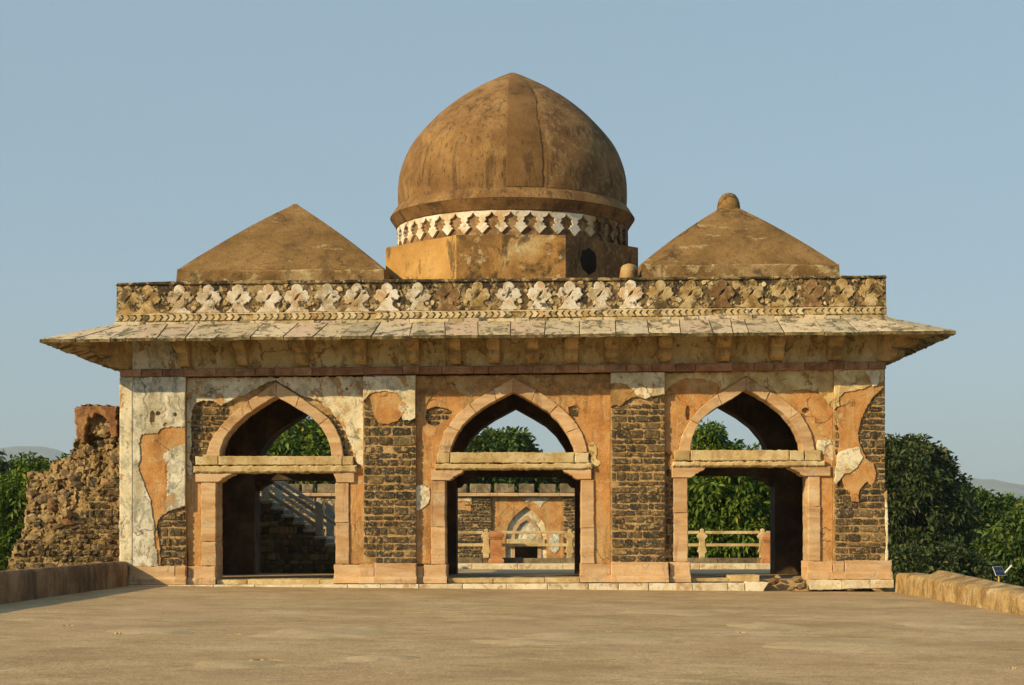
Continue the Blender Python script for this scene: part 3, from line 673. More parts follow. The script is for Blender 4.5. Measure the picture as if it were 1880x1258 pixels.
# string course, frieze, brackets, eaves ---------------------------------
pts = [222, 262, 300, 340, 398, 432, 470, 505, 574, 612, 668, 740, 770, 812, 870, 897, 950, 978, 1020, 1062, 1110, 1150, 1196, 1240, 1276, 1344, 1384, 1420, 1476, 1520, 1548, 1592, 1625]
for i in range(len(pts)-1):
    a, b = pts[i], pts[i+1]; t = tilt((a+b)/2)
    xz('string_course_stone', PX(jag([(a+.3, 692.5+tilt(a)), (b-.3, 692.5+tilt(b)), (b-.3, 679.5+tilt(b)), (a+.3, 679.5+tilt(a))], .3, 6)), -.13+R.uniform(-.012, .008), .3, 'band', PV, .012)
frieze = xz('frieze_wall', PX([(224, 680.5), (1624, 666), (1624, 575), (224, 585)]), -.02, .9, 'cream', PV)
plaster('plaster_coat', [(244, 679), (335, 678), (332, 655), (334, 634), (330, 600), (244, 600)], 0, .0, .045, 'white', frieze, .8, (), (600,))
bx = [340, 446, 556, 663, 760, 835, 906, 976, 1048, 1120, 1218, 1324, 1422, 1527]
zb0 = 5.01
def bracket(xc, zb, yw, w=.30):
    prof = [(0,0),(.20,0),(.32,.03),(.41,.09),(.45,.18),(.44,.27),(.56,.29),(.68,.34),(.76,.42),(.80,.50),(0,.86)]
    return [(yw-o, zb+h) for o, h in prof]
for i, x in enumerate(bx):
    c = fx(x); z = fz(675.5+tilt(x))
    yz('eave_bracket', bracket(c, z, -.01), c-.15, c+.15, 'bracket', PV, .075)
# corner brackets run out diagonally
def diag_bracket(corner, dx, dy, z):
    prof = [(0,0),(.30,0),(.46,.05),(.56,.13),(.58,.22),(.52,.28),(.74,.30),(.88,.35),(.95,.42),(.93,.47),(1.2,.49),(1.4,.53),(1.45,.58),(0,.9)]
    d = Vector((dx, dy)).normalized(); p = Vector((-d.y, d.x))
    V, Fc = prism_data([prof], -.17, .17, .05)
    mesh_obj('eave_bracket', [(corner[0]+d.x*(u-.1)+p.x*w, corner[1]+d.y*(u-.1)+p.y*w, z+v) for (u, w, v) in V], Fc, 'bracket', PV)
diag_bracket((fx(228), .02), -1, -1, fz(679)); diag_bracket((fx(1622), .02), 1, -1, fz(664))
diag_bracket((fx(228), 6.38), -1, 1, fz(679)); diag_bracket((fx(1622), 6.38), 1, 1, fz(664))
OV = 1.4
def eave_z_low(x): return fz(622.0, -OV)+(x+10.4)*.0095
def eave_z_up(x): return fz(593.5)+(x+9.0)*.0095
def eave_slab(A, B, C2, E, th=.075, nm='eave_slab'):
    """A, B outer edge; C2, E inner edge"""
    j = R.uniform(-.012, .012); V = []
    nseg = 5
    top = []
    for i in range(nseg+1):
        q = A.lerp(B, i/nseg); out = (A-E).normalized()
        top.append(q+Vector((0, 0, j+R.uniform(-.006, .006)))+Vector((out.x, out.y, 0))*R.uniform(-.03, .02))
    top += [C2+Vector((0, 0, j)), E+Vector((0, 0, j))]
    n = len(top); c = sum(top, Vector())/n
    V = [p+(c-p).normalized()*.012 for p in top]+[p-Vector((0, 0, .012)) for p in top]+[p-Vector((0, 0, th+R.uniform(0, .012))) for p in top]
    Fc = [tuple(range(n)), tuple(reversed(range(2*n, 3*n)))]
    for k in (0, 1):
        for i in range(n):
            q = (i+1) % n; Fc.append((k*n+i, (k+1)*n+i, (k+1)*n+q, k*n+q))
    o = mesh_obj(nm, V, Fc, 'slab', PV); o.data.materials.append(M['moss_edge'])
    for p in o.data.polygons:
        if p.index >= 2+n: p.material_index = 1
    return o
low = [72, 138, 203, 230, 288, 340, 395, 460, 520, 575, 627, 682, 752, 818, 878, 937, 1000, 1064, 1131, 1192, 1250, 1310, 1346, 1375, 1440, 1514, 1577, 1620, 1697, 1757]
upp = [214, 232, 250, 272, 309, 361, 427, 486, 551, 605, 652, 700, 758, 816, 877, 938, 1002, 1064, 1130, 1188, 1247, 1301, 1341, 1366, 1425, 1495, 1546, 1570, 1600, 1626]
YU = .06
for i in range(len(low)-1):
    g = .75
    xa, xb = fx(low[i]+g, -OV), fx(low[i+1]-g, -OV); xc, xd = fx(upp[i+1]-g), fx(upp[i]+g)
    eave_slab(Vector((xa, -OV, eave_z_low(xa))), Vector((xb, -OV, eave_z_low(xb))), Vector((xc, YU, eave_z_up(xc))), Vector((xd, YU, eave_z_up(xd))))
XL, XR = fx(72, -OV), fx(1757, -OV); WLx, WRx = fx(214), fx(1626); YK = 6.4
for sx, xo, xi in ((-1, XL, WLx), (1, XR, WRx)):
    ys = [-OV+.02]; yi = [YU]
    n = 12
    ysl = [lerp(-OV, YK+OV, i/n) for i in range(n+1)]; yin = [lerp(YU, YK, i/n) for i in range(n+1)]
    for i in range(n):
        z0, z1 = eave_z_low(xo), eave_z_up(xi)
        A, B = Vector((xo, ysl[i]+.006, z0)), Vector((xo, ysl[i+1]-.006, z0)); C2, E = Vector((xi, yin[i+1]-.006, z1)), Vector((xi, yin[i]+.006, z1))
        if sx > 0: eave_slab(A, B, C2, E)
        else: eave_slab(B, A, E, C2)
    for yb_ in (1.2, 2.5, 3.9, 5.2):
        c = (fx(226) if sx < 0 else fx(1624)); z = fz(679) if sx < 0 else fz(664)
        V, Fc = prism_data([[(sx*(o-.02), z+h) for (o, h) in [(-(p+.01), q) for p, q in [(a, b2-0) for a, b2 in bracket(0, 0, -.01)]]]], yb_-.15, yb_+.15, .04)
        mesh_obj('eave_bracket', [(c+u, w, v) for (u, w, v) in V], Fc, 'bracket', PV)
n = 14
for i in range(n):
    a, b = lerp(XL, XR, i/n), lerp(XL, XR, (i+1)/n); c, d = lerp(WLx, WRx, i/n), lerp(WLx, WRx, (i+1)/n)
    eave_slab(Vector((b-.006, YK+OV, eave_z_low(b))), Vector((a+.006, YK+OV, eave_z_low(a))), Vector((c+.006, YK, eave_z_up(c))), Vector((d-.006, YK, eave_z_up(d))))

# parapet with relief ---------------------------------------------------------
par = xz('parapet', PX([(214, 601), (1627, 588), (1626, 511), (215, 524)]), -.03, .42, 'parapet', PV)
xz('parapet_coping', PX(jag([(213, 524.5), (1627, 511), (1625, 506.5), (330, 517), (218, 520.5)], .4, 6)), -.085, .46, 'parapet', PV, .015)
for sx, xw in ((-1, fx(214)), (1, fx(1626))):
    z0, z1 = (fz(601), fz(520)) if sx < 0 else (fz(588), fz(507))
    if sx < 0: box('parapet', xw, xw+.42, .44, YK, z0, z1, 'parapet', PV)
    else: box('parapet', xw-.42, xw, .44, YK, z0, z1, 'parapet', PV)
box('parapet', WLx+.43, WRx-.43, YK-.42, YK, fz(600), fz(514), 'parapet', PV)
# the string of merlon reliefs
half = [(25,0),(23,3.5),(17,7),(12.5,12.5),(11,18),(13,17),(16.5,19.5),(19,22),(21.5,20.5),(22.5,24),(27,30),(22.5,34),(22,40),(17,44),(11,42.5),(11.5,48),(8,53),(3,56.5),(0,58)]
def merlon_loops(s):
    o = [(x*s, y*.93) for x, y in half]+[(-x*s, y*.93) for x, y in half[::-1][1:]]
    h = [(-5, 22), (1, 25), (5, 32), (6, 35), (1, 32), (-4, 25)]
    return [o, h]
mc = [236, 272, 330, 384, 438, 494, 546, 602, 656, 711, 768, 822, 877, 934, 991, 1046, 1101, 1158, 1213, 1268, 1325, 1380, 1437, 1490, 1545, 1599]
for i, x in enumerate(mc):
    if x < 300: m = 'motif_tan'
    elif x in (822,): m = 'motif_dark'
    elif x == 877: m = 'motif_tan'
    elif x < 1190: m = 'motif_white'
    else: m = ('motif_tan', 'motif_tan', 'motif_dark')[i % 3]
    y0 = 577.5+tilt(x); sc = .92 if x not in (236,) else .8
    L = [PX([(x+a, y0-b) for a, b in jag(l, .75, 3.0, seed=i*3.7)]) for l in merlon_loops(sc)]
    xz('merlon_relief', L, -.064+R.uniform(-.012, .012), -.02, M[m], par, .014)
    if i < len(mc)-1 and x > 240:   # the small bud between two merlons
        for q in range(7):   # scraps of the broken ornament between two merlons
            xm = lerp(x, mc[i+1], .5)+R.uniform(-13, 13); ym = 577+tilt(xm)-R.choice((R.uniform(2, 20), R.uniform(2, 20), R.uniform(26, 52)))
            rr_ = R.uniform(2.2, 5.0)
            bud = [(rr_*R.uniform(.6, 1.3)*math.cos(w), rr_*R.uniform(.6, 1.4)*math.sin(w)) for w in [g*.698 for g in range(9)]]
            xz('ornament_scrap', PX([(xm+u, ym+v) for u, v in bud]), -.045-R.uniform(0, .02), -.02, M[R.choice(('motif_tan', 'motif_tan', 'motif_dark', 'chevron'))], par, .008)
xz('chevron_bed', PX(jag([(214, 592.5), (1627, 578), (1627, 564.5), (214, 578.5)], .3, 6)), -.038, -.015, 'motif_tan', PV, .004)
for k in range(118):   # chevron moulding
    x = 220+k*11.9
    if x > 1614 or noise.noise(Vector((x*.03, 0, 5))) > .42: continue
    y0 = 584.5+tilt(x)
    s = -1 if x > 1000 else 1
    ch = [(-6.6,-6.2),(1.6,-6.2),(6.9,0),(1.6,6.2),(-6.6,6.2),(-1.3,0)]
    xz('chevron', PX([(x+a*s, y0+b) for a, b in ch]), -.066-R.uniform(0, .014), -.02, 'chevron', par, .006)
xz('parapet_moulding', PX(jag([(213, 601.5), (1627, 588.5), (1627, 577.5), (213, 592.5)], .4, 5)), -.06, -.01, 'chevron', PV, .012) if False else None
fxs = 212
while fxs < 1628:
    b = min(1628, fxs+R.choice((26, 40, 55, 72))); dn = R.uniform(-1.2, 1.5)
    xz('fillet_stone', PX(jag([(fxs+.3, 603.2+tilt(fxs)), (b-.3, 603.2+tilt(b)), (b-.3, 592+tilt(b)+dn), (fxs+.3, 592+tilt(fxs)+dn)], .6, 4)), -.075+R.uniform(-.015, .015), -.01, R.choice(('chevron', 'chevron', 'chevron', 'slab')), PV, .012)
    fxs = b
xz('parapet_fillet', PX(jag([(213, 579.6), (1627, 565.8), (1627, 563.8), (213, 577.6)], .3, 5)), -.075, -.01, 'chevron', PV, .006)
# roof slab
mesh_obj('roof_slab', *(lambda V: (V, [(0,1,2,3),(7,6,5,4),(0,4,5,1),(1,5,6,2),(2,6,7,3),(3,7,4,0)]))([(WLx+.3,.3,6.80),(WRx-.3,.3,6.95),(WRx-.3,6.1,6.95),(WLx+.3,6.1,6.80),(WLx+.3,.3,5.6),(WRx-.3,.3,5.6),(WRx-.3,6.1,5.6),(WLx+.3,6.1,5.6)]), 'inner', PV)

# inner and rear walls -----------------------------------------------------------
def opening(c, hw, sp, ap, n=10):
    """pointed arch outline from the right foot over the apex to the left foot (u, z), open at the floor"""
    R_ = []
    for i in range(n+1):
        t = i/n; a = t*math.pi/2
        u = hw*(math.cos(a)**.78); R_.append((c+u, sp+(ap-sp)*(.80*math.sin(a)**.9+.20*t)))
    Lf = [(2*c-u, z) for (u, z) in R_[::-1][1:]]
    return R_+Lf
def arched_wall(u0, u1, z1, ops):
    loop = [(u0, 0.0), (u0, z1), (u1, z1), (u1, 0.0)]
    for (c, hw, sp, ap) in sorted(ops, reverse=True):
        loop += [(c+hw, 0.0)]+opening(c, hw, sp, ap)+[(c-hw, 0.0)]
    return loop
cen = {1: (fx(395)+fx(613))/2, 2: (fx(818)+fx(1067))/2, 3: (fx(1263)+fx(1485))/2}
hws = {1: 1.37, 2: 1.55, 3: 1.39}
aps = {1: fz(727), 2: fz(718), 3: fz(714)}; sps = {1: fz(838), 2: fz(831), 3: fz(828)}
loop = [(fx(224), 0.0), (fx(224), 6.0), (fx(1626), 6.0), (fx(1626), 0.0)]
for k in (3, 2, 1):
    loop += [(fx(JAMB[k][1]), 0.0), (fx(JAMB[k][1]), sps[k])]+PX(IN[k][::-1])+[(fx(JAMB[k][0]), sps[k]), (fx(JAMB[k][0]), 0.0)]
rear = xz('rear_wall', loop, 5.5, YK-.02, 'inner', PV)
for k in (1, 2, 3):
    box('rear_lintel', cen[k]-hws[k]-.1, cen[k]+hws[k]+.1, 5.7, 6.2, sps[k]-.40, sps[k], 'inner', PV)
    for s in (-1, 1):
        xz('rear_bracket', [(cen[k]+s*hws[k], sps[k]-.41), (cen[k]+s*(hws[k]-.42), sps[k]-.41), (cen[k]+s*(hws[k]-.40), sps[k]-.48), (cen[k]+s*(hws[k]-.18), sps[k]-.56), (cen[k]+s*(hws[k]-.1), sps[k]-.66), (cen[k]+s*hws[k], sps[k]-.68)], 5.75, 6.2, 'inner', PV, .01)
for sx, x0, x1 in ((-1, fx(224), fx(224)+.9), (1, fx(1626)-.9, fx(1626))):
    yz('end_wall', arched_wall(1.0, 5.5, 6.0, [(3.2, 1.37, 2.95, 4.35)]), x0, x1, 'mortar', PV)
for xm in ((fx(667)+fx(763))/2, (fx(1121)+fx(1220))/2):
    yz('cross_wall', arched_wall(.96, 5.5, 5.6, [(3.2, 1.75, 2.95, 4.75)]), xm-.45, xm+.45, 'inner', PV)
for k in (1, 2, 3):      # ribs of the vault over each bay
    for yy in (1.1, 5.1):
        lo = opening(cen[k], 2.0, 2.8, 5.0)
        up = opening(cen[k], 2.16, 2.8, 5.25)
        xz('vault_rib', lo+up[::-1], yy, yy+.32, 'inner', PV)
box('pavilion_floor', fx(224)+.1, fx(1626)-.1, .36, YK+.1, -.3, .10, 'terrace', PV, .01)

# dome -----------------------------------------------------------------------------
DC = (fx(941, 3.2), 3.2)
drum = []
ap_ = 3.04; rc = ap_/math.cos(math.pi/8)
zt = 8.07
octo = [(DC[0]+rc*math.sin(math.pi/8+i*math.pi/4), DC[1]-rc*math.cos(math.pi/8+i*math.pi/4)) for i in range(8)]
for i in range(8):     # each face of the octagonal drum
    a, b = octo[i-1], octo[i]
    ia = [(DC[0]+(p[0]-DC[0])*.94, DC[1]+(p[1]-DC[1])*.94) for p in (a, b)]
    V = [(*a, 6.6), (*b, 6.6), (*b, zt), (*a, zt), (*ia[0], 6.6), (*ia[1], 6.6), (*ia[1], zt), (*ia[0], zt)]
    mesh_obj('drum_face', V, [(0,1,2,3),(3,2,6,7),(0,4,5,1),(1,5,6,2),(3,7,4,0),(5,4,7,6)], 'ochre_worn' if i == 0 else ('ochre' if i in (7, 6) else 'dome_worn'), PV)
mesh_obj('drum_top', [(DC[0]+(p[0]-DC[0])*.96, DC[1]+(p[1]-DC[1])*.96, zt-.012) for p in octo], [tuple(range(8))], 'dome_worn', PV)
# sooty stain hole in the right-hand drum face
a, b = octo[0], octo[1]; t = Vector((b[0]-a[0], b[1]-a[1], 0)).normalized(); nn = Vector((t.y, -t.x, 0))
cpt = Vector((*a, 0)).lerp(Vector((*b, 0)), .31); ring = []
for i in range(16):
    an = i*math.pi/8; r = 1+.45*noise.noise(Vector((math.cos(an)*2.2, math.sin(an)*2.2, 4)))
    ring.append(cpt+t*(.27*r*math.cos(an))+nn*.004+Vector((0, 0, 7.55+.30*r*math.sin(an))))
mesh_obj('soot_patch', ring+[p+nn*.012-Vector((0,0,0)) for p in ring], [tuple(range(16, 32))]+[(i, (i+1) % 16, 16+(i+1) % 16, 16+i) for i in range(16)], 'hole', PV)
band = lathe('drum_band', [(2.80, 8.0), (2.80, 8.74)], 96, 'motif_dark', PV, DC)
# white tracery of the band: lobed pendants hanging between tulip-shaped hollows
pend = [(.5,1.0),(.5,.93),(.40,.80),(.30,.74),(.16,.70),(.20,.60),(.13,.53),(.10,.49),(.17,.45),(.25,.43),(.22,.36),(.30,.33),(.36,.28),(.28,.24),(.20,.17),(.08,.06),(0,0)]
pl = pend+[(-x, y) for x, y in pend[::-1][1:]]
npd = 40
def wrap(pts2d, ang, r0, r1, z0, hgt, pitch, mat, nm):
    V, Fc = prism_data([pts2d], 0, 1, 0)
    out = []
    for (u, w, v) in V:
        a = ang+u*pitch; r = r0+(r1-r0)*w
        out.append((DC[0]+r*math.sin(a), DC[1]-r*math.cos(a), z0+v*hgt))
    return mesh_obj(nm, out, Fc, mat, band)
pitch = 2*math.pi/npd
for i in range(npd):
    a = (i+.5)*pitch; aa = (a+math.pi) % (2*math.pi)-math.pi
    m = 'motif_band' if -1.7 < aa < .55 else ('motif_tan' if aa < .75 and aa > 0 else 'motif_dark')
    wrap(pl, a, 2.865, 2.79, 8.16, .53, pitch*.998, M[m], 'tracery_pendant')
lathe('drum_fillet', [(2.80, 8.05), (2.86, 8.06), (2.87, 8.10), (2.80, 8.12)], 96, 'dome_worn', PV, DC)
ringp = [(2.80, 8.68), (2.87, 8.69), (2.90, 8.74), (2.97, 8.86), (3.03, 8.98), (3.02, 9.04), (2.97, 9.09), (2.90, 9.16), (2.84, 9.21), (2.7, 9.22)]
lathe('dome_cornice', [(3.03, 8.95), (2.96, 9.06), (2.90, 9.15), (2.84, 9.22), (2.7, 9.225)], 120, 'dome', PV, DC, True, .004)
lathe('cornice_soffit', [(2.80, 8.675), (2.865, 8.68), (2.885, 8.72), (2.93, 8.80), (3.00, 8.90), (3.03, 8.945)], 120, 'cornice', PV, DC, True, .004)
prof = [(2.825,9.18),(2.84,9.5),(2.815,9.92),(2.71,10.32),(2.515,10.74),(2.18,11.16),(1.81,11.53),(1.39,11.87),(.92,12.18),(.45,12.43),(.18,12.56),(.06,12.61),(0.001,12.62)]
def smoothprof(p, k=4):
    out = []
    for i in range(len(p)-1):
        p0, p1, p2, p3 = [Vector(p[max(0, min(len(p)-1, i+j))]) for j in (-1, 0, 1, 2)]
        for q in range(k):
            t = q/k
            v = .5*((2*p1)+(-p0+p2)*t+(2*p0-5*p1+4*p2-p3)*t*t+(-p0+3*p1-3*p2+p3)*t**3)
            out.append((max(v.x, .001), v.y))
    return out+[p[-1]]
prof = smoothprof(prof)
dome = lathe('dome', prof, 128, 'dome', PV, DC, True, .006)
# worn right-hand part of the render and the patched gore, as coats on the shell
def gore(name, ang0, ang1, mat, th, z0, z1, seed):
    rows = [p for p in prof if z0 <= p[1] <= z1]; V, Fc = [], []; n = 40
    for (r, z) in rows:
        for i in range(n+1):
            j0 = .025*noise.noise(Vector((z*3, seed, 0)))+.01*noise.noise(Vector((z*11, seed, 3))); j1 = .02*noise.noise(Vector((z*3, seed+5, 0)))+.01*noise.noise(Vector((z*11, seed+5, 3)))
            a = lerp(ang0(z)+j0, ang1(z)+j1, i/n)
            rr = r*(1+.006*noise.noise(Vector((math.cos(a-math.pi/2)*2, math.sin(a-math.pi/2)*2, z*.8))))+(th if 0 < i < n else -.02)
            V.append((DC[0]+rr*math.sin(a), DC[1]-rr*math.cos(a), z+(th*.6 if z > 11.4 else 0)))
    for k in range(len(rows)-1):
        for i in range(n): Fc.append((k*(n+1)+i, k*(n+1)+i+1, (k+1)*(n+1)+i+1, (k+1)*(n+1)+i))
    return mesh_obj(name, V, Fc, mat, dome, True)
gore('render_patch', lambda z: -.045-.05*max(0, z-11.2), lambda z: .27+.10*max(0, z-11.0), 'patch', .014, 9.2, 12.45, 1.0)
gore('worn_render', lambda z: .285+.10*max(0, z-11.0), lambda z: 1.9, 'dome_worn', .007, 9.2, 12.0, 7.0)

# pyramid roofs --------------------------------------------------------------------
def pyramid(cx, cy, a, zb0, zb1, zt, rt, mat):
    V, Fc = [], []; n = 12; rows = [(a*1.012, zb0), (a, zb1-.02), (a*.985, zb1+.03)]
    for k in range(1, 9):
        t = k/8; rows.append((lerp(a*.985, rt, t), lerp(zb1+.03, zt-.06, t)+.06*math.sin(t*math.pi)))
    rows += [(rt*.6, zt-.015), (.01, zt)]
    for (h, z) in rows:
        ringv = []
        for s in range(4):
            for i in range(n):
                t = i/n*2-1
                p = [(t, -1), (1, t), (-t, 1), (-1, -t)][s]
                f = 1-.03*abs(t)**8
                ringv.append((p[0]*f, p[1]*f))
        for (u, v) in ringv:
            w = 1+.012*noise.noise(Vector((u*2+cx, v*2, z)))
            V.append((cx+u*h*w, cy+v*h*w, z+.01*noise.noise(Vector((u*3, v*3, z+cx)))))
    m = 4*n
    for k in range(len(rows)-1):
        for i in range(m): Fc.append((k*m+i, k*m+(i+1) % m, (k+1)*m+(i+1) % m, (k+1)*m+i))
    base = mesh_obj('pyramid_roof', V, Fc, mat, PV)
    return base
p1 = pyramid(-5.42, 3.2, 2.47, 6.7, 7.39, 9.36, .10, 'roof')
p2 = pyramid(5.34, 3.2, 2.37, 6.7, 7.53, 9.33, .16, 'roof')
def base_coat(cx, a, z0, z1, nm, par_):
    V, Fc = [], []; n = 60
    for k, zz in enumerate((z0, z0+.1, z1-.04, z1)):
        for i in range(n+1):
            u = -1+2*i/n
            V.append((cx+u*a*(.992 if k < 2 else .975), 3.2-a*1.012-(.022 if k < 3 else -.02)-.008*noise.noise(Vector((u*9, zz*4, cx))), zz+(.035*noise.noise(Vector((u*7, cx, 0))) if k >= 2 else 0)))
    for k in range(3):
        for i in range(n): Fc.append((k*(n+1)+i, k*(n+1)+i+1, (k+1)*(n+1)+i+1, (k+1)*(n+1)+i))
    mesh_obj(nm, V, Fc, 'roofbase', par_)
base_coat(-5.42, 2.47, 6.72, 7.36, 'base_render', p1); base_coat(5.34, 2.37, 6.72, 7.50, 'base_render', p2)
lathe('finial', [(.29, 9.08), (.29, 9.26), (.275, 9.37), (.24, 9.48), (.17, 9.58), (.085, 9.625), (.001, 9.64)], 20, 'roof', p2, (5.34, 3.2), True, .05)
tag(lathe('finial_stub', [(.24, 6.9), (.235, 7.05), (.23, 7.2), (.21, 7.32), (.19, 7.42), (.15, 7.47), (.07, 7.50), (.001, 7.50)], 18, 'ochre_worn', None, (fx(1155, .8), .8), True, .22),
    'small broken orange stone stub on the roof edge right of the dome drum', 'stone')

# ------------------------------------------------------------------ terrace walls
def coping_wall(name, x_in, x_out, y0, y1, zin, zout, zb, mat, label, wob, crest=.06):
    """low wall along Y; zin(y) = height of the inner face"""
    n = 520; V, Fc = [], []
    s = 1 if x_out > x_in else -1
    w = abs(x_out-x_in)
    for j in range(n+1):
        y = lerp(y0, y1, j/n)
        nz = lambda q, sc: noise.noise(Vector((y*sc, q, 3.3)))
        h = zin(y)+wob*nz(0, .9)+wob*.5*nz(1, 3.1); ho = zout(y)+wob*nz(2, .8)+wob*.7*nz(3, 3.3)
        b = x_in+s*.015*nz(4, 1.3); e = lambda q: .3*wob*(nz(q, 4.1)+.9*nz(q+20, 13.7)); 
        V += [(b-s*.012, y, zb(y)), (b+e(11), y, h*.3), (b+e(12), y, h*.65), (b+s*.01+e(13), y, h-.05), (b+s*.06, y, h+e(14)), (b+s*w*.45, y, lerp(h, ho, .35)), (b+s*w*.7, y, ho), (b+s*(w-.03), y, ho-.02), (b+s*w, y, ho-.12), (b+s*w, y, -3.5)]
    m = 10
    for j in range(n):
        for i in range(m-1):
            q = (j*m+i, (j+1)*m+i, (j+1)*m+i+1, j*m+i+1)
            Fc.append(q if s < 0 else q[::-1])
    e0, e1 = list(range(m)), [n*m+i for i in range(m)]
    Fc.append(tuple(e0 if s > 0 else e0[::-1])); Fc.append(tuple(e1[::-1] if s > 0 else e1))
    return tag(mesh_obj(name, V, Fc, mat, None, True), label, 'wall')
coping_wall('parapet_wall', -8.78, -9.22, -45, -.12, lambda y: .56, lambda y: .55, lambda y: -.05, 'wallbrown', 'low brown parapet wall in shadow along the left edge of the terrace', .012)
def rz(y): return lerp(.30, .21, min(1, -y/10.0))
coping_wall('parapet_wall', 8.77, 9.45, -45, -.18, rz, lambda y: rz(y)+(.0 if y > -2.2 else lerp(.13, .03, min(1, (-2.2-y)/7))), lambda y: -.25, 'walltan', 'low sunlit tan parapet wall with worn coping along the right terrace edge', .014)

# ------------------------------------------------------------------ ruined masonry on the left
YR = 2.6
RU = thing('ruined_masonry', (fx(150, YR), YR, 0), 'broken rubble stub of masonry wall left of the pavilion', 'ruin')
outl = [(5,1075),(15,1035),(24,1008),(40,985),(46,965),(44,945),(50,925),(49,900),(50,880),(56,868),(75,866),(92,868),(95,850),(104,843),(120,842),(131,836),(135,815),(140,806),(141,790),(138,770),(137,754),(146,745),(160,743),(190,745),(218,746),(228,748),(228,1075)]
def coursed(x, y): # the part of the face that still stands as coursed stone
    return y > 872+(218-x)*1.0 and y > 872 or (x < 75 and y > 995)
def ruin_y(x, y):
    line = 872+(218-x)*.78
    up = max(0, line-y)
    k = YR+min(up*.011, 1.5)
    amp = .05 if y > line else .26
    if y < 800 and x > 136: k = YR+.85; amp = .10
    return k+amp*(noise.noise(Vector((x*.045, y*.045, 1)))+.7*noise.noise(Vector((x*.12, y*.12, 4)))+.4*noise.noise(Vector((x*.3, y*.3, 8))))
def build_ruin():
    st = 3; xs = list(range(3, 231, st)); ys = list(range(740, 1078, st)); idx = {}; V, Fc = [], []
    jo = jag(outl, 1.6, 3.0, (228,), (1075,), 2.0)
    def vid(i, j, back):
        k = (i, j, back)
        if k not in idx:
            x, y = xs[i], ys[j]; Y = ruin_y(x, y)
            wob = (noise.noise(Vector((x*.2, y*.2, 20)))*.05, noise.noise(Vector((x*.2, y*.2, 30)))*.05)
            if back: V.append((fx(x, Y)+wob[0], 13.0, fz(y, Y)+wob[1]))  # core carried far back out of sight, an assumed mass shading the stair
            else: V.append((fx(x, Y)+wob[0], Y, fz(y, Y)+wob[1]))
            idx[k] = len(V)-1
        return idx[k]
    cells = set()
    for i in range(len(xs)-1):
        for j in range(len(ys)-1):
            if inside(((xs[i]+xs[i+1])/2, (ys[j]+ys[j+1])/2), jo): cells.add((i, j))
    for (i, j) in cells:
        Fc.append((vid(i, j, 0), vid(i, j+1, 0), vid(i+1, j+1, 0), vid(i+1, j, 0)))
        for (di, dj, e) in ((-1, 0, ((i, j), (i, j+1))), (1, 0, ((i+1, j+1), (i+1, j))), (0, -1, ((i+1, j), (i, j))), (0, 1, ((i, j+1), (i+1, j+1)))):
            if (i+di, j+dj) not in cells:
                (a, b) = e; Fc.append((vid(*a, 0), vid(*a, 1), vid(*b, 1), vid(*b, 0)))
    core = mesh_obj('rubble_core', V, Fc, 'ruincore', RU)
    red = jag([(139,762),(141,752),(150,746),(217,747),(219,802),(206,806),(202,776),(190,764),(178,760),(172,768),(166,764),(160,790),(158,812),(144,808),(141,785)], 1.8, 2.2)
    r = random.Random(5)
    mo = [Vector((fx(a, 3.4), 0, fz(b, 3.4))) for a, b in red]
    V2, F2 = prism_data([[(v.x, v.z) for v in mo]], YR+.66, YR+1.3, .03)
    mesh_obj('crumbling_render', V2, F2, 'brickred', RU)
    courses(30, 222, 872, 1060, lambda x, y: coursed(x, y) and inside((x, y), outl) and noise.noise(Vector((x*.05, y*.05, 12))) < .22, YR+.01, RU, 11.5, 19, r, 'basalt', YR, 1.6, .10)
    n = 0
    while n < 190:
        x, y = r.uniform(20, 222), r.uniform(748, 1040)
        if not inside((x, y), outl) or coursed(x, y) or inside((x, y), red): continue
        s = r.choice((5, 6, 7, 9, 12, 15, 20, 26))*(D+YR)/F; Y = ruin_y(x, y)
        place(r.choice(ROCKS['rubble' if r.random() < .7 else 'basalt']), 'stone', RU, (fx(x, Y), Y+.02, fz(y, Y)), (s*r.uniform(.9, 1.5), s*.9, s*r.uniform(.55, .95)), (r.uniform(-.5, .5), r.uniform(-.5, .5), r.uniform(-.6, .6))); n += 1
build_ruin()

# ------------------------------------------------------------------ behind the pavilion
# stair climbing to the left, with two stone railings
ST = thing('stone_staircase', (-5.0, 11.0, .02), 'dark rubble staircase climbing left with stone handrails, seen through left arch', 'staircase')
ys0, ys1 = 10.0, 12.3
for j in range(1, 11):
    x1 = -5.81+.31*(5-j)+.31; x0 = x1-.31-.02
    z1 = .02+.21*j
    box('step', x0, x1, ys0+.05, ys1-.05, -.02, z1-.09, 'darkstone', ST, .01)
    box('tread', x0-.01, x1+.02, ys0, ys1, z1-.085, z1, 'grey_rail', ST, .012)
box('landing', -9.5, -7.37, ys0+.02, ys1, -.02, 2.12, 'darkstone', ST, .02)
def step_h(x): return max(0, min(10, (-5.81+.31*6-x)/.31))*.21
r7 = random.Random(7)
courses(430, 640, 930, 1047, lambda x, y: fz(y, 10) < step_h(fx(x, 10))-.18, ys0+.03, ST, 11, 17, r7, 'rubble', 10.0, 1.6, .05)
def sloped(name, a, b, w, h, y, mat, par_):
    V, Fc = prism_data([[(a[0], a[1]-h), (b[0], b[1]-h), (b[0], b[1]), (a[0], a[1])]], y-w/2, y+w/2, .012)
    return mesh_obj(name, V, Fc, mat, par_)
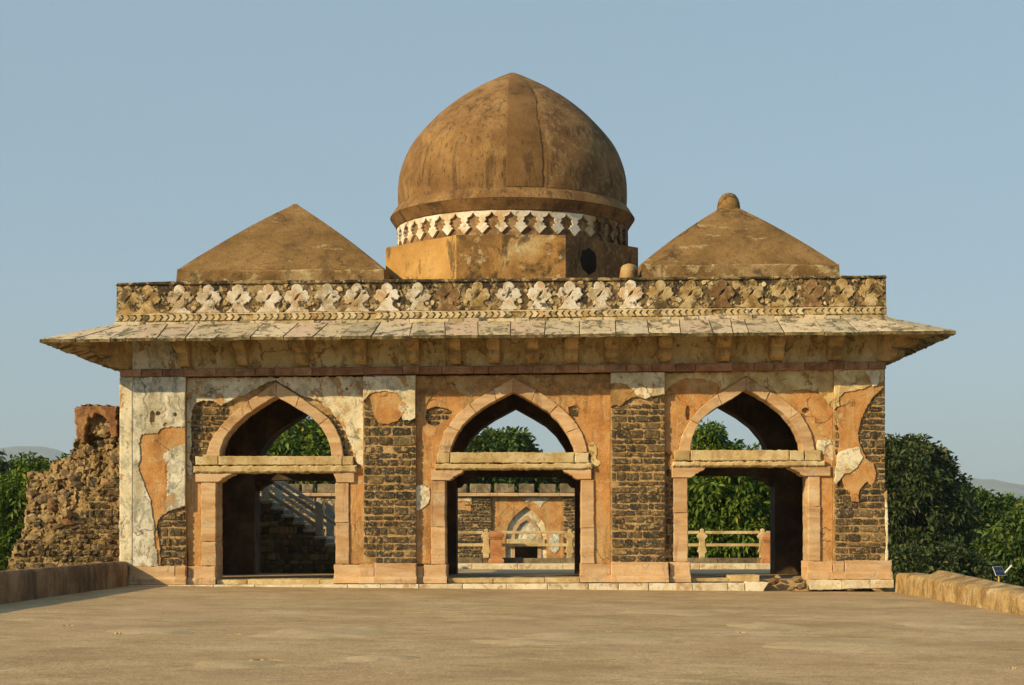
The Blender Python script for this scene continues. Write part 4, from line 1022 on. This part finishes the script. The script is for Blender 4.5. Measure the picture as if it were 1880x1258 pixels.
for yy, dx in ((10.14, 0.0), (12.1, .0)):
    xn = -5.70 if yy < 11 else -5.62
    zt_ = .02+.21*4
    for px_ in (xn, xn-1.55, xn-3.1):
        z0 = .02+max(0, step_h(px_))
        P_ = [(-.11, 0), (.11, 0), (.11, .62), (.14, .70), (.11, .78), (.11, 1.0), (.06, 1.03), (.06, 1.09), (-.06, 1.09), (-.06, 1.03), (-.11, 1.0), (-.11, .78), (-.14, .70), (-.11, .62)]
        xz('railing_post', [(px_+u, z0-.12+v) for u, v in P_], yy-.1, yy+.1, 'grey_rail', ST, .015)
    for zz in (.92, .52):
        sloped('handrail', (xn-3.2, zt_+zz+3.2*.677), (xn+.0, zt_+zz), .13, .13, yy, 'grey_rail', ST)
    xe = xn+1.3
    sloped('handrail', (xn+.1, zt_+.86), (xe, zt_+.86-1.2*.677), .12, .11, yy, 'grey_rail', ST)

# kerb, railing and pedestals at the far edge of the roof terrace
YG = 17.6; kk = (D+YG)/F
slab_cuts = [790, 845, 905, 960, 1010, 1060, 1110, 1180, 1262, 1330, 1412, 1480]
EDGE = thing('edge_kerb', (0, YG, 0), 'dark stone kerb under the far railing, seen through the arches', 'kerb')
cutk = [i*1.3-9 for i in range(15)]
for a, b in zip(cutk[:-1], cutk[1:]):
    box('kerb_stone', a+.006, b-.006, YG-.16, YG+.25, .10, .31+R.uniform(-.01, .01), 'darkstone', EDGE, .015)
STEP = thing('stone_step', (0, 16.4, 0), 'pale limewashed step across the rear terrace, seen through the arches', 'step')
for i in range(12):
    box('step_slab', -8.9+i*1.48+.005, -8.9+(i+1)*1.48-.005, 16.2, 17.9, -.08, .135+.004*(i % 2), 'limewash', STEP, .02)
def railing(label, posts, x0, x1):
    t = thing('stone_railing', ((x0+x1)/2, YG, .22), label, 'railing')
    zb, zt_ = .3, fz(976, YG)
    for px_ in posts:
        x = fx(px_, YG); prof_ = [(.10,0),(.10,.16),(.17,.24),(.13,.30),(.12,.40),(.10,.50),(.10,.66),(.17,.74),(.18,.80),(.12,.86),(.10,.90),(.06,.93),(.075,.98),(.05,1.03),(0,1.05)]
        xz('railing_post', [(x+u, zb+v*.94) for u, v in prof_]+[(x-u, zb+v*.94) for u, v in prof_[::-1][1:]], YG-.09, YG+.09, 'cream_stone', t, .02)
    xs_ = [x0]+[fx(p, YG) for p in posts]+[x1]
    for a, b in zip(xs_[:-1], xs_[1:]):
        if b-a < .2: continue
        a_, b_ = a+(.10 if a != x0 else 0), b-(.10 if b != x1 else 0)
        box('rail', a_, b_, YG-.06, YG+.06, fz(980.5, YG), fz(975, YG), 'cream_stone', t, .012)
        box('rail', a_, b_, YG-.06, YG+.06, fz(1003.5, YG), fz(998, YG), 'cream_stone', t, .012)
railing('cream stone railing with carved posts beyond the central arch', (740, 893, 1046), fx(700, YG), fx(1160, YG))
railing('cream stone railing before the green tree, seen through right arch', (1289, 1400), fx(1200, YG), fx(1440, YG))
def pedestal(x, y, h, label):
    t = thing('stone_pedestal', (x, y, .115), label, 'pedestal')
    def sq(nm, prof_):
        V, Fc = [], []
        for (r_, z) in prof_: V += [(x-r_, y-r_, z), (x+r_, y-r_, z), (x+r_, y+r_, z), (x-r_, y+r_, z)]
        for k in range(len(prof_)-1):
            for i in range(4): Fc.append((k*4+i, k*4+(i+1) % 4, (k+1)*4+(i+1) % 4, (k+1)*4+i))
        Fc += [(3,2,1,0), tuple(len(V)-4+i for i in range(4))]
        mesh_obj(nm, V, Fc, 'redstone', t)
    sq('base', [(.26,.115),(.26,.24),(.245,.26),(.22,.30)]); sq('shaft', [(.205,.302),(.195,.36),(.19,h-.28)])
    sq('cap', [(.20,h-.278),(.225,h-.22),(.25,h-.18),(.25,h-.10),(.23,h-.08),(.20,h-.02),(.08,h),(.05,h+.04),(.02,h+.05)])
pedestal(fx(911, 17.1), 17.1, 1.20, 'red sandstone pedestal standing before the railing in the central arch')
pedestal(fx(1412, 17.1), 17.1, 1.10, 'red sandstone pedestal at the right end of the railing in the right arch')

# far gate wall with battlements
YF = 55.0
FW = thing('battlemented_wall', (fx(900, YF), YF, GZ), 'distant battlemented stone wall with orange plastered niche, seen through the arches', 'wall')
def FP(pts_): return PX(pts_, YF)
xz('wall_core', FP([(400, 1250), (400, 908), (902, 908), (902, 1250)]), YF, YF+1.6, 'mortar', FW)
xz('wall_core', FP([(1034, 1250), (1034, 908), (1150, 908), (1150, 1250)]), YF, YF+1.6, 'mortar', FW)
box('dark_backing', fx(900, YF), fx(1036, YF), YF+3.0, YF+3.3, GZ, fz(930, YF), 'inner', FW)  # dark backing added so the niche opening turns near black
niche = [(928,1100),(928,990),(930,975),(934,962),(942,950),(953,940),(966,930),(980,940),(991,950),(999,962),(1002,975),(1003,990),(1003,1100)]
pan = xz('niche_panel', [FP([(902.5,1250),(902.5,912),(1033.5,912),(1033.5,1250),(1003,1250)]+niche[::-1]+[(928,1250)])], YF+.12, YF+1.6, 'orange', FW)
inn = [(939,1100),(939,985),(942,971),(950,958),(966,946),(981,958),(990,971),(994,985),(994,1100)]
xz('niche_back', [FP([(927,1100)]+niche[1:-1]+[(1004,1100),(994,1100)]+inn[::-1][1:-1]+[(939,1100)])], YF+.34, YF+1.5, 'white', FW)
inn2 = [(945,985),(948,973),(955,962),(966,955),(977,962),(984,973),(987,985)]
xz('niche_arch', [FP([(939,1100)]+inn[1:-1]+[(994,1100),(987,1100)]+inn2[::-1]+[(945,1100)])], YF+.28, YF+1.4, 'pink', FW)
xz('tympanum', FP([(944,990)]+inn2+[(988,990)]), YF+.42, YF+1.3, 'whitecool', FW)
xz('niche_lintel', FP([(930,1003),(1001,1003),(1001,990),(930,990)]), YF+.05, YF+1.4, 'cream_stone', FW, .02)
xz('plaster_coat', FP(jag([(958,914),(975,915),(990,913),(1008,914),(1008,919),(998,922),(992,932),(984,926),(975,920),(966,922)], .8, 2)), YF+.09, YF+.3, 'white', FW)
xz('plaster_coat', FP(jag([(1008,976),(1027,976),(1027,1008),(1018,1016),(1008,1010)], .8, 2)), YF+.09, YF+.3, 'whitecool', FW)
xz('plaster_coat', FP(jag([(838,914),(866,914),(866,920),(838,921)], .8, 2)), YF-.10, YF+.3, 'white', FW)
xz('plaster_coat', FP(jag([(838,920),(866,919),(865,938),(838,936)], 1.0, 2)), YF-.07, YF+.3, 'orange', FW)
for a, b in zip(range(420, 1140, 38), range(458, 1160, 38)):
    xz('cornice_stone', FP([(a+.2, 911.5), (b-.2, 911.5), (b-.2, 905.5), (a+.2, 905.5)]), YF-.28, YF+1.7, 'pink', FW, .02)
mer = [(436,470),(478,512),(520,550),(555,575),(583,617),(625,660),(668,705),(712,750),(757,795),(803,840 if False else 838),(840,857),(863,901),(908,945),(953,981),(991,1021),(1028,1060),(1068,1100),(1107,1142)]
for a, b in mer:
    xz('battlement', FP(jag([(a, 905), (b, 905), (b, 889), (a, 889-(a % 3)*.4)], .4, 4)), YF-.05, YF+.75, 'darkstone', FW, .03)
r9 = random.Random(9)
courses(838, 902, 912, 1030, lambda x, y: not (x < 866 and y < 938), YF-.03, FW, 6.0, 13, r9, 'basalt', YF, 1.2, .08)
courses(1034, 1066, 912, 1030, lambda x, y: True, YF-.03, FW, 6.0, 13, r9, 'basalt', YF, 1.2, .08)
courses(480, 622, 912, 975, lambda x, y: math.hypot(x-602, (y-952)) > 30, YF-.03, FW, 6.2, 12, r9, 'rubble', YF, 1.2, .10)
fan = 13
for i in range(fan):   # relieving arch of radial stones
    a = math.pi*(i+.5)/fan
    place(BLOCKS['rubble'][i % 7], 'stone', FW, (fx(602+22*math.cos(a), YF), YF-.03, fz(952-22*math.sin(a), YF)), (.55, .09, .15), (0, -a, 0))

# ------------------------------------------------------------------ trees
def make_tree(name, base, trunk_h, lumps, n, leaf, mat, label, seed, group='trees around the palace', droop=.5, r0=.35, branches=6):
    r = np.random.default_rng(seed); rr = random.Random(seed)
    t = thing(name, base, label, 'tree', group)
    V, Fc = [], []; bx_, by_, bz_ = base
    top = Vector((bx_+rr.uniform(-.4, .4), by_, bz_+trunk_h))
    tube(V, Fc, [Vector(base)-Vector((0, 0, .3)), Vector(base).lerp(top, .5)+Vector((.15, 0, 0)), top], [r0*1.3, r0, r0*.75])
    for k in range(min(len(lumps), branches)):
        c = Vector(lumps[k][:3]); c = top.lerp(c, .72); mid = top.lerp(c, .5)+Vector((rr.uniform(-.5, .5), rr.uniform(-.5, .5), .3))
        tube(V, Fc, [top-Vector((0, 0, .3)), mid, c], [r0*.6, r0*.35, r0*.12], 6)
    mesh_obj('trunk', V, Fc, 'bark', t, True)
    sub = []
    for q in lumps:
        for _ in range(7 if q[3] > .5 else 3):
            v = Vector((rr.gauss(0, 1), rr.gauss(0, 1)-.35, rr.gauss(0, 1)+.2)).normalized()
            sub.append((q[0]+v.x*q[3]*.98, q[1]+v.y*q[3]*.98, q[2]+v.z*q[3]*.92, q[3]*rr.uniform(.28, .46)))
    nb = len(lumps); Ls = np.array(list(lumps)+sub); w = Ls[:, 3]**2; w[:nb] *= .55; w = w/w.sum()
    # drop clusters that lie deep inside another lump
    pick = r.choice(len(Ls), n, p=w); d = r.normal(size=(n, 3)); d /= np.linalg.norm(d, axis=1)[:, None]
    rad = Ls[pick, 3]*(r.uniform(.45, 1.0, n)**.45)*r.uniform(.92, 1.1, n)
    # uneven outline
    nz = np.array([noise.noise(Vector((float(a[0])*2.3+k, float(a[1])*2.3, float(a[2])*2.3+seed))) for a, k in zip(d, pick)])
    rad *= 1+.48*nz
    sq = np.ones((n, 3)); sq[:, 2] = .88
    C = Ls[pick, :3]+d*rad[:, None]*sq
    keep = np.ones(n, bool)
    for q in Ls[:nb]: keep &= ((C-q[:3])**2).sum(1) > (q[3]*.42)**2
    C = C[keep]; d = d[keep]; n = len(C)
    per = 8; N = n*per
    base_ = np.repeat(C, per, 0); dirn = np.repeat(d, per, 0)*.7+r.normal(size=(N, 3))*.75
    dirn[:, 2] -= droop*r.uniform(.2, 1, N); dirn /= np.linalg.norm(dirn, axis=1)[:, None]+1e-9
    ln = leaf*r.uniform(.5, 1.5, N)[:, None]
    side = np.cross(dirn, r.normal(size=(N, 3))*.6+np.array([0, 0, 1.0])); side /= np.linalg.norm(side, axis=1)[:, None]+1e-9
    up = np.cross(side, dirn)
    off = base_+dirn*ln*.15+r.normal(size=(N, 3))*leaf*.25
    wd = ln*.20
    a = off; m1 = off+dirn*ln*.5+side*wd+up*wd*.3; m2 = off+dirn*ln*.5-side*wd+up*wd*.3; tip = off+dirn*ln-np.array([0, 0, 1.0])*ln*.18
    vv = np.stack([a, m1, tip, m2], 1).reshape(-1, 3)
    me = bpy.data.meshes.new('crown'); me.vertices.add(N*4); me.vertices.foreach_set('co', vv.ravel().astype(np.float32))
    tri = (np.arange(N)[:, None]*4+np.array([0, 1, 2, 0, 2, 3])[None]).ravel()
    me.loops.add(N*6); me.loops.foreach_set('vertex_index', tri.astype(np.int32))
    me.polygons.add(N*2); me.polygons.foreach_set('loop_start', np.arange(0, N*6, 3, dtype=np.int32)); me.polygons.foreach_set('loop_total', np.full(N*2, 3, np.int32))
    me.update(calc_edges=True); me.materials.append(M[mat])
    o = bpy.data.objects.new('crown', me); COL.objects.link(o); o.parent = t; o.matrix_parent_inverse = Matrix.Translation(-Vector(base))
    return t
def lumps_px(lst, Y):
    """(px, py, radius m, depth offset)"""
    return [(fx(a, Y+d_), Y+d_, fz(b, Y+d_), r_) for a, b, r_, d_ in lst]
def filler(rng, x0, x1, y0, y1, z0, z1, rad, n): return [(rng.uniform(x0, x1), rng.uniform(y0, y1), rng.uniform(z0, z1), rad*rng.uniform(.7, 1.2)) for _ in range(n)]
rt = random.Random(21)
Y = 68
make_tree('leafy_tree', (fx(550, Y), Y, GZ), 5, lumps_px([(555,812,1.5,0),(520,830,1.5,-1),(590,825,1.5,-.5),(560,850,1.9,-1.5),(500,860,1.7,0),(610,860,1.8,0),(540,890,2.0,-1),(590,895,2.0,-1),(480,895,1.8,0),(640,890,2,0),(548,786,.8,0),(578,796,.8,0),(530,930,2.2,0),(600,930,2.2,0)], Y), 5200, .42, 'leaf_bright', 'bright green leafy tree behind the left arch', 31)
Y = 80
make_tree('leafy_tree', (fx(915, Y), Y, GZ), 6, lumps_px([(918,825,1.0,0),(890,835,1.2,0),(945,833,1.2,0),(925,850,1.8,-1),(880,868,1.9,0),(965,868,1.7,0),(855,850,1.0,0),(920,890,2.5,0),(860,895,2.4,0),(985,892,2.2,0),(1020,900,1.7,0),(905,812,.6,0),(938,815,.6,0)], Y), 4600, .46, 'leaf_mid', 'rounded tree rising over the battlements in the central arch', 32)
Y = 84
make_tree('leafy_tree', (fx(1050, Y), Y, GZ), 6, lumps_px([(1040,888,1.6,0),(1075,880,1.8,0),(1010,900,1.8,0),(1100,890,2.2,0),(1060,910,2.4,0)], Y), 1800, .46, 'leaf_mid', 'low tree top behind the right end of the battlements', 33)
Y = 31
make_tree('leafy_tree', (fx(1330, Y), Y, GZ), 4.5, lumps_px([(1303,815,.62,0),(1290,835,.7,0),(1330,838,.75,0),(1365,842,.6,.3),(1275,860,.9,-.3),(1320,870,1.1,-.8),(1370,880,1.1,-.5),(1255,900,1.2,0),(1300,915,1.3,-1),(1350,925,1.3,-1),(1400,915,1.2,0),(1280,960,1.4,-.6),(1340,975,1.5,-1),(1400,970,1.4,-.5),(1250,985,1.3,0),(1310,1020,1.5,-.5),(1380,1025,1.5,-.5),(1440,950,1.4,0),(1300,795,.35,0),(1310,788,.3,0)], Y), 5200, .26, 'leaf_bright', 'large mango-like tree filling the right arch behind the railing', 34, droop=.8)
Y = 36
make_tree('leafy_tree', (fx(60, Y), Y, GZ), 4.5, lumps_px([(66,868,.6,0),(46,893,.6,0),(85,880,.7,0),(108,868,.4,0),(20,905,1.0,0),(65,915,1.2,0),(110,900,.9,0),(25,950,1.2,0),(75,960,1.3,0),(10,1000,1.4,0),(60,1010,1.4,0),(50,846,.35,0),(124,850,.3,.3)], Y), 3000, .28, 'leaf_bright', 'bright green tree at the far left behind the ruined wall', 35)
Y = 50
make_tree('leafy_tree', (fx(-25, Y), Y, GZ), 5, lumps_px([(-10,905,1.2,0),(-35,890,1.6,0),(0,930,1.3,0),(-30,950,2,0),(5,980,1.5,0),(-20,1010,2,0)], Y), 1500, .34, 'leaf_dark', 'dark tree at the left edge of the photo', 36)
Y = 60
make_tree('leafy_tree', (fx(1660, Y), Y, GZ), 4, lumps_px([(1650,850,1.3,0),(1685,842,1.1,0),(1712,860,1.2,0),(1735,885,1.0,0),(1630,880,1.6,0),(1675,890,2.0,-1),(1715,910,1.7,-.8),(1745,930,1.2,0),(1640,935,2.0,-.5),(1690,955,2.2,-1),(1735,975,1.7,-.5),(1660,1000,2.2,-.5),(1710,1015,2.0,-1),(1600,900,2,1),(1600,960,2.2,1),(1640,825,.7,0),(1690,822,.6,0),(1722,838,.5,0)], Y), 6500, .36, 'leaf_dark', 'tall dense dark tree beside the right corner of the pavilion', 37, droop=.3)
Y = 78
make_tree('leafy_tree', (fx(1790, Y), Y, GZ), 4, lumps_px([(1772,928,1.2,0),(1805,948,1.4,0),(1765,958,1.8,0),(1800,978,2.0,0),(1835,972,1.5,0),(1845,975,1.8,0),(1780,1000,2.2,0),(1820,1005,2.2,0),(1850,1015,2,0),(1750,1000,2,0)], Y), 4200, .42, 'leaf_mid', 'mid green tree right of the tallest tree, below the far hill', 38, droop=.3)
Y = 95
make_tree('leafy_tree', (fx(1860, Y), Y, GZ), 4, lumps_px([(1850,968,1.6,0),(1875,966,1.7,0),(1900,970,2,0),(1865,985,2.2,0),(1890,985,2.4,0),(1835,975,1.6,0)], Y), 2200, .46, 'leaf_mid', 'distant round tree under the hill at the right edge', 39, droop=.3)
Y = 56
make_tree('leafy_tree', (fx(1880, Y), Y, GZ), 3, lumps_px([(1870,1000,1.2,0),(1890,988,1.4,0),(1850,1010,1.4,0),(1880,1020,1.6,0),(1835,1040,1.2,0),(1865,1050,1.5,0),(1900,1040,1.6,0),(1880,1080,1.5,0)], Y), 3200, .36, 'leaf_mid', 'bushy tree at the right edge behind the solar lamp', 40, droop=.3)
Y = 50
make_tree('leafy_shrub', (fx(1720, Y), Y, GZ), 2, lumps_px([(1655,1050,1.0,0),(1690,1045,1.1,0),(1725,1055,1.2,0),(1760,1050,1.1,0),(1790,1060,1.0,0),(1740,1085,1.4,0),(1680,1085,1.4,0),(1800,1090,1.4,0)], Y), 2600, .3, 'leaf_dark', 'low dark shrubs just beyond the right parapet wall', 41, droop=.2)
# far belt of trees so that the plain does not end bare: one mass nobody could count
def belt():
    r = np.random.default_rng(3); n = 26000
    x = r.uniform(-420, 520, n); y = r.uniform(150, 420, n); nzv = np.array([noise.noise(Vector((a*.05, b*.05, 0))) for a, b in zip(x, y)])
    z = GZ+r.uniform(0, 1, n)**.6*(5.5+3.0*nzv)
    C = np.stack([x, y, z], 1); d = r.normal(size=(n, 3)); d /= np.linalg.norm(d, axis=1)[:, None]; e = np.cross(d, r.normal(size=(n, 3))); e /= np.linalg.norm(e, axis=1)[:, None]
    s = r.uniform(.6, 1.6, n)[:, None]
    vv = np.stack([C-d*s, C+e*s*.6, C+d*s, C-e*s*.6], 1).reshape(-1, 3)
    me = bpy.data.meshes.new('far_woodland'); me.vertices.add(n*4); me.vertices.foreach_set('co', vv.ravel().astype(np.float32))
    me.loops.add(n*4); me.loops.foreach_set('vertex_index', np.arange(n*4, dtype=np.int32)); me.polygons.add(n)
    me.polygons.foreach_set('loop_start', np.arange(0, n*4, 4, dtype=np.int32)); me.polygons.foreach_set('loop_total', np.full(n, 4, np.int32))
    me.update(calc_edges=True); me.materials.append(M['leaf_mid'])
    o = bpy.data.objects.new('far_woodland', me); COL.objects.link(o); o['kind'] = 'stuff'; o['label'] = 'far belt of green woodland on the plain'; o['category'] = 'woodland'
belt()

# ------------------------------------------------------------------ solar lamp beyond the right wall
YS = 44.0
LP = thing('solar_lamp', (fx(1834, YS), YS, GZ), 'solar street lamp with blue panel and white arm on yellow post, beyond the right wall', 'lamp')
V, Fc = [], []; xp = fx(1834, YS); tube(V, Fc, [Vector((xp, YS, GZ)), Vector((xp, YS, -2)), Vector((xp, YS, fz(1056, YS)))], [.075, .06, .05], 10); mesh_obj('post', V, Fc, 'yellowpaint', LP, True)
def tilted_panel(nm, cx, cy, cz, w, h, th, ax, mat, par_):
    m = Matrix.Translation((cx, cy, cz)) @ Matrix.Rotation(ax[2], 4, 'Z') @ Matrix.Rotation(ax[0], 4, 'X')
    Vb, Fb = prism_data([[(-w/2, -h/2), (w/2, -h/2), (w/2, h/2), (-w/2, h/2)]], -th/2, th/2, .004)
    return mesh_obj(nm, [m @ Vector((u, q, v)) for (u, q, v) in Vb], Fb, mat, par_)
pc = (fx(1833, YS), YS-.1, fz(1049, YS))
tilted_panel('panel_frame', *pc, .56, .52, .04, (-.55, 0, .35), 'alu', LP)
for i in range(3):
    for j in range(2):
        m = Matrix.Rotation(.35, 4, 'Z') @ Matrix.Rotation(-.55, 4, 'X')
        off = m @ Vector((-.173+i*.173, -.026, -.12+j*.24))
        tilted_panel('solar_cell', pc[0]+off.x, pc[1]+off.y, pc[2]+off.z, .16, .225, .008, (-.55, 0, .35), 'solar', LP)
V, Fc = [], []; tube(V, Fc, [Vector((fx(1834, YS), YS, fz(1058, YS))), Vector((fx(1848, YS), YS, fz(1049, YS)))], [.025, .025], 6); mesh_obj('lamp_arm', V, Fc, 'whitepaint', LP, True)
sloped('lamp_head', (fx(1845, YS), fz(1050, YS)), (fx(1857, YS), fz(1037, YS)), .14, .07, YS, 'whitepaint', LP)

# ------------------------------------------------------------------ small growth on the roof ledge
def weeds(x, y, z, n, s, label):
    r = random.Random(int(x*100)); V, Fc = [], []
    for i in range(n):
        a = r.uniform(0, 6.28); l = s*r.uniform(.5, 1.2); b = len(V); bx0 = x+r.uniform(-.08, .08); w = .012
        dx, dy = math.cos(a)*l*.6, math.sin(a)*l*.4
        for t in (0, .5, 1): V += [(bx0+dx*t-w*(1-t), y+dy*t, z+l*(t-.35*t*t)), (bx0+dx*t+w*(1-t)+.001, y+dy*t, z+l*(t-.35*t*t))]
        Fc += [(b, b+1, b+3, b+2), (b+2, b+3, b+5, b+4)]
    tag(mesh_obj('grass_tuft', V, Fc, 'leaf_mid', None, False), label, 'plant')
weeds(fx(757, .3), .25, 6.93, 30, .3, 'small green grass tuft on the parapet at the left foot of the dome drum')

# ------------------------------------------------------------------ haze
def haze():
    o = box('haze', -11900, 11900, -11900, 11900, GZ-2.5, 520, M['hole'], None, 0)
    m = bpy.data.materials.new('haze_air'); m.use_nodes = True; t = m.node_tree; t.nodes.clear()
    out = t.nodes.new('ShaderNodeOutputMaterial'); v = t.nodes.new('ShaderNodeVolumePrincipled')
    v.inputs['Color'].default_value = (.66, .82, 1.0, 1); v.inputs['Density'].default_value = .00011; v.inputs['Anisotropy'].default_value = 0.0
    t.links.new(v.outputs[0], out.inputs['Volume'])
    o.data.materials.clear(); o.data.materials.append(m); o['kind'] = 'stuff'
haze()
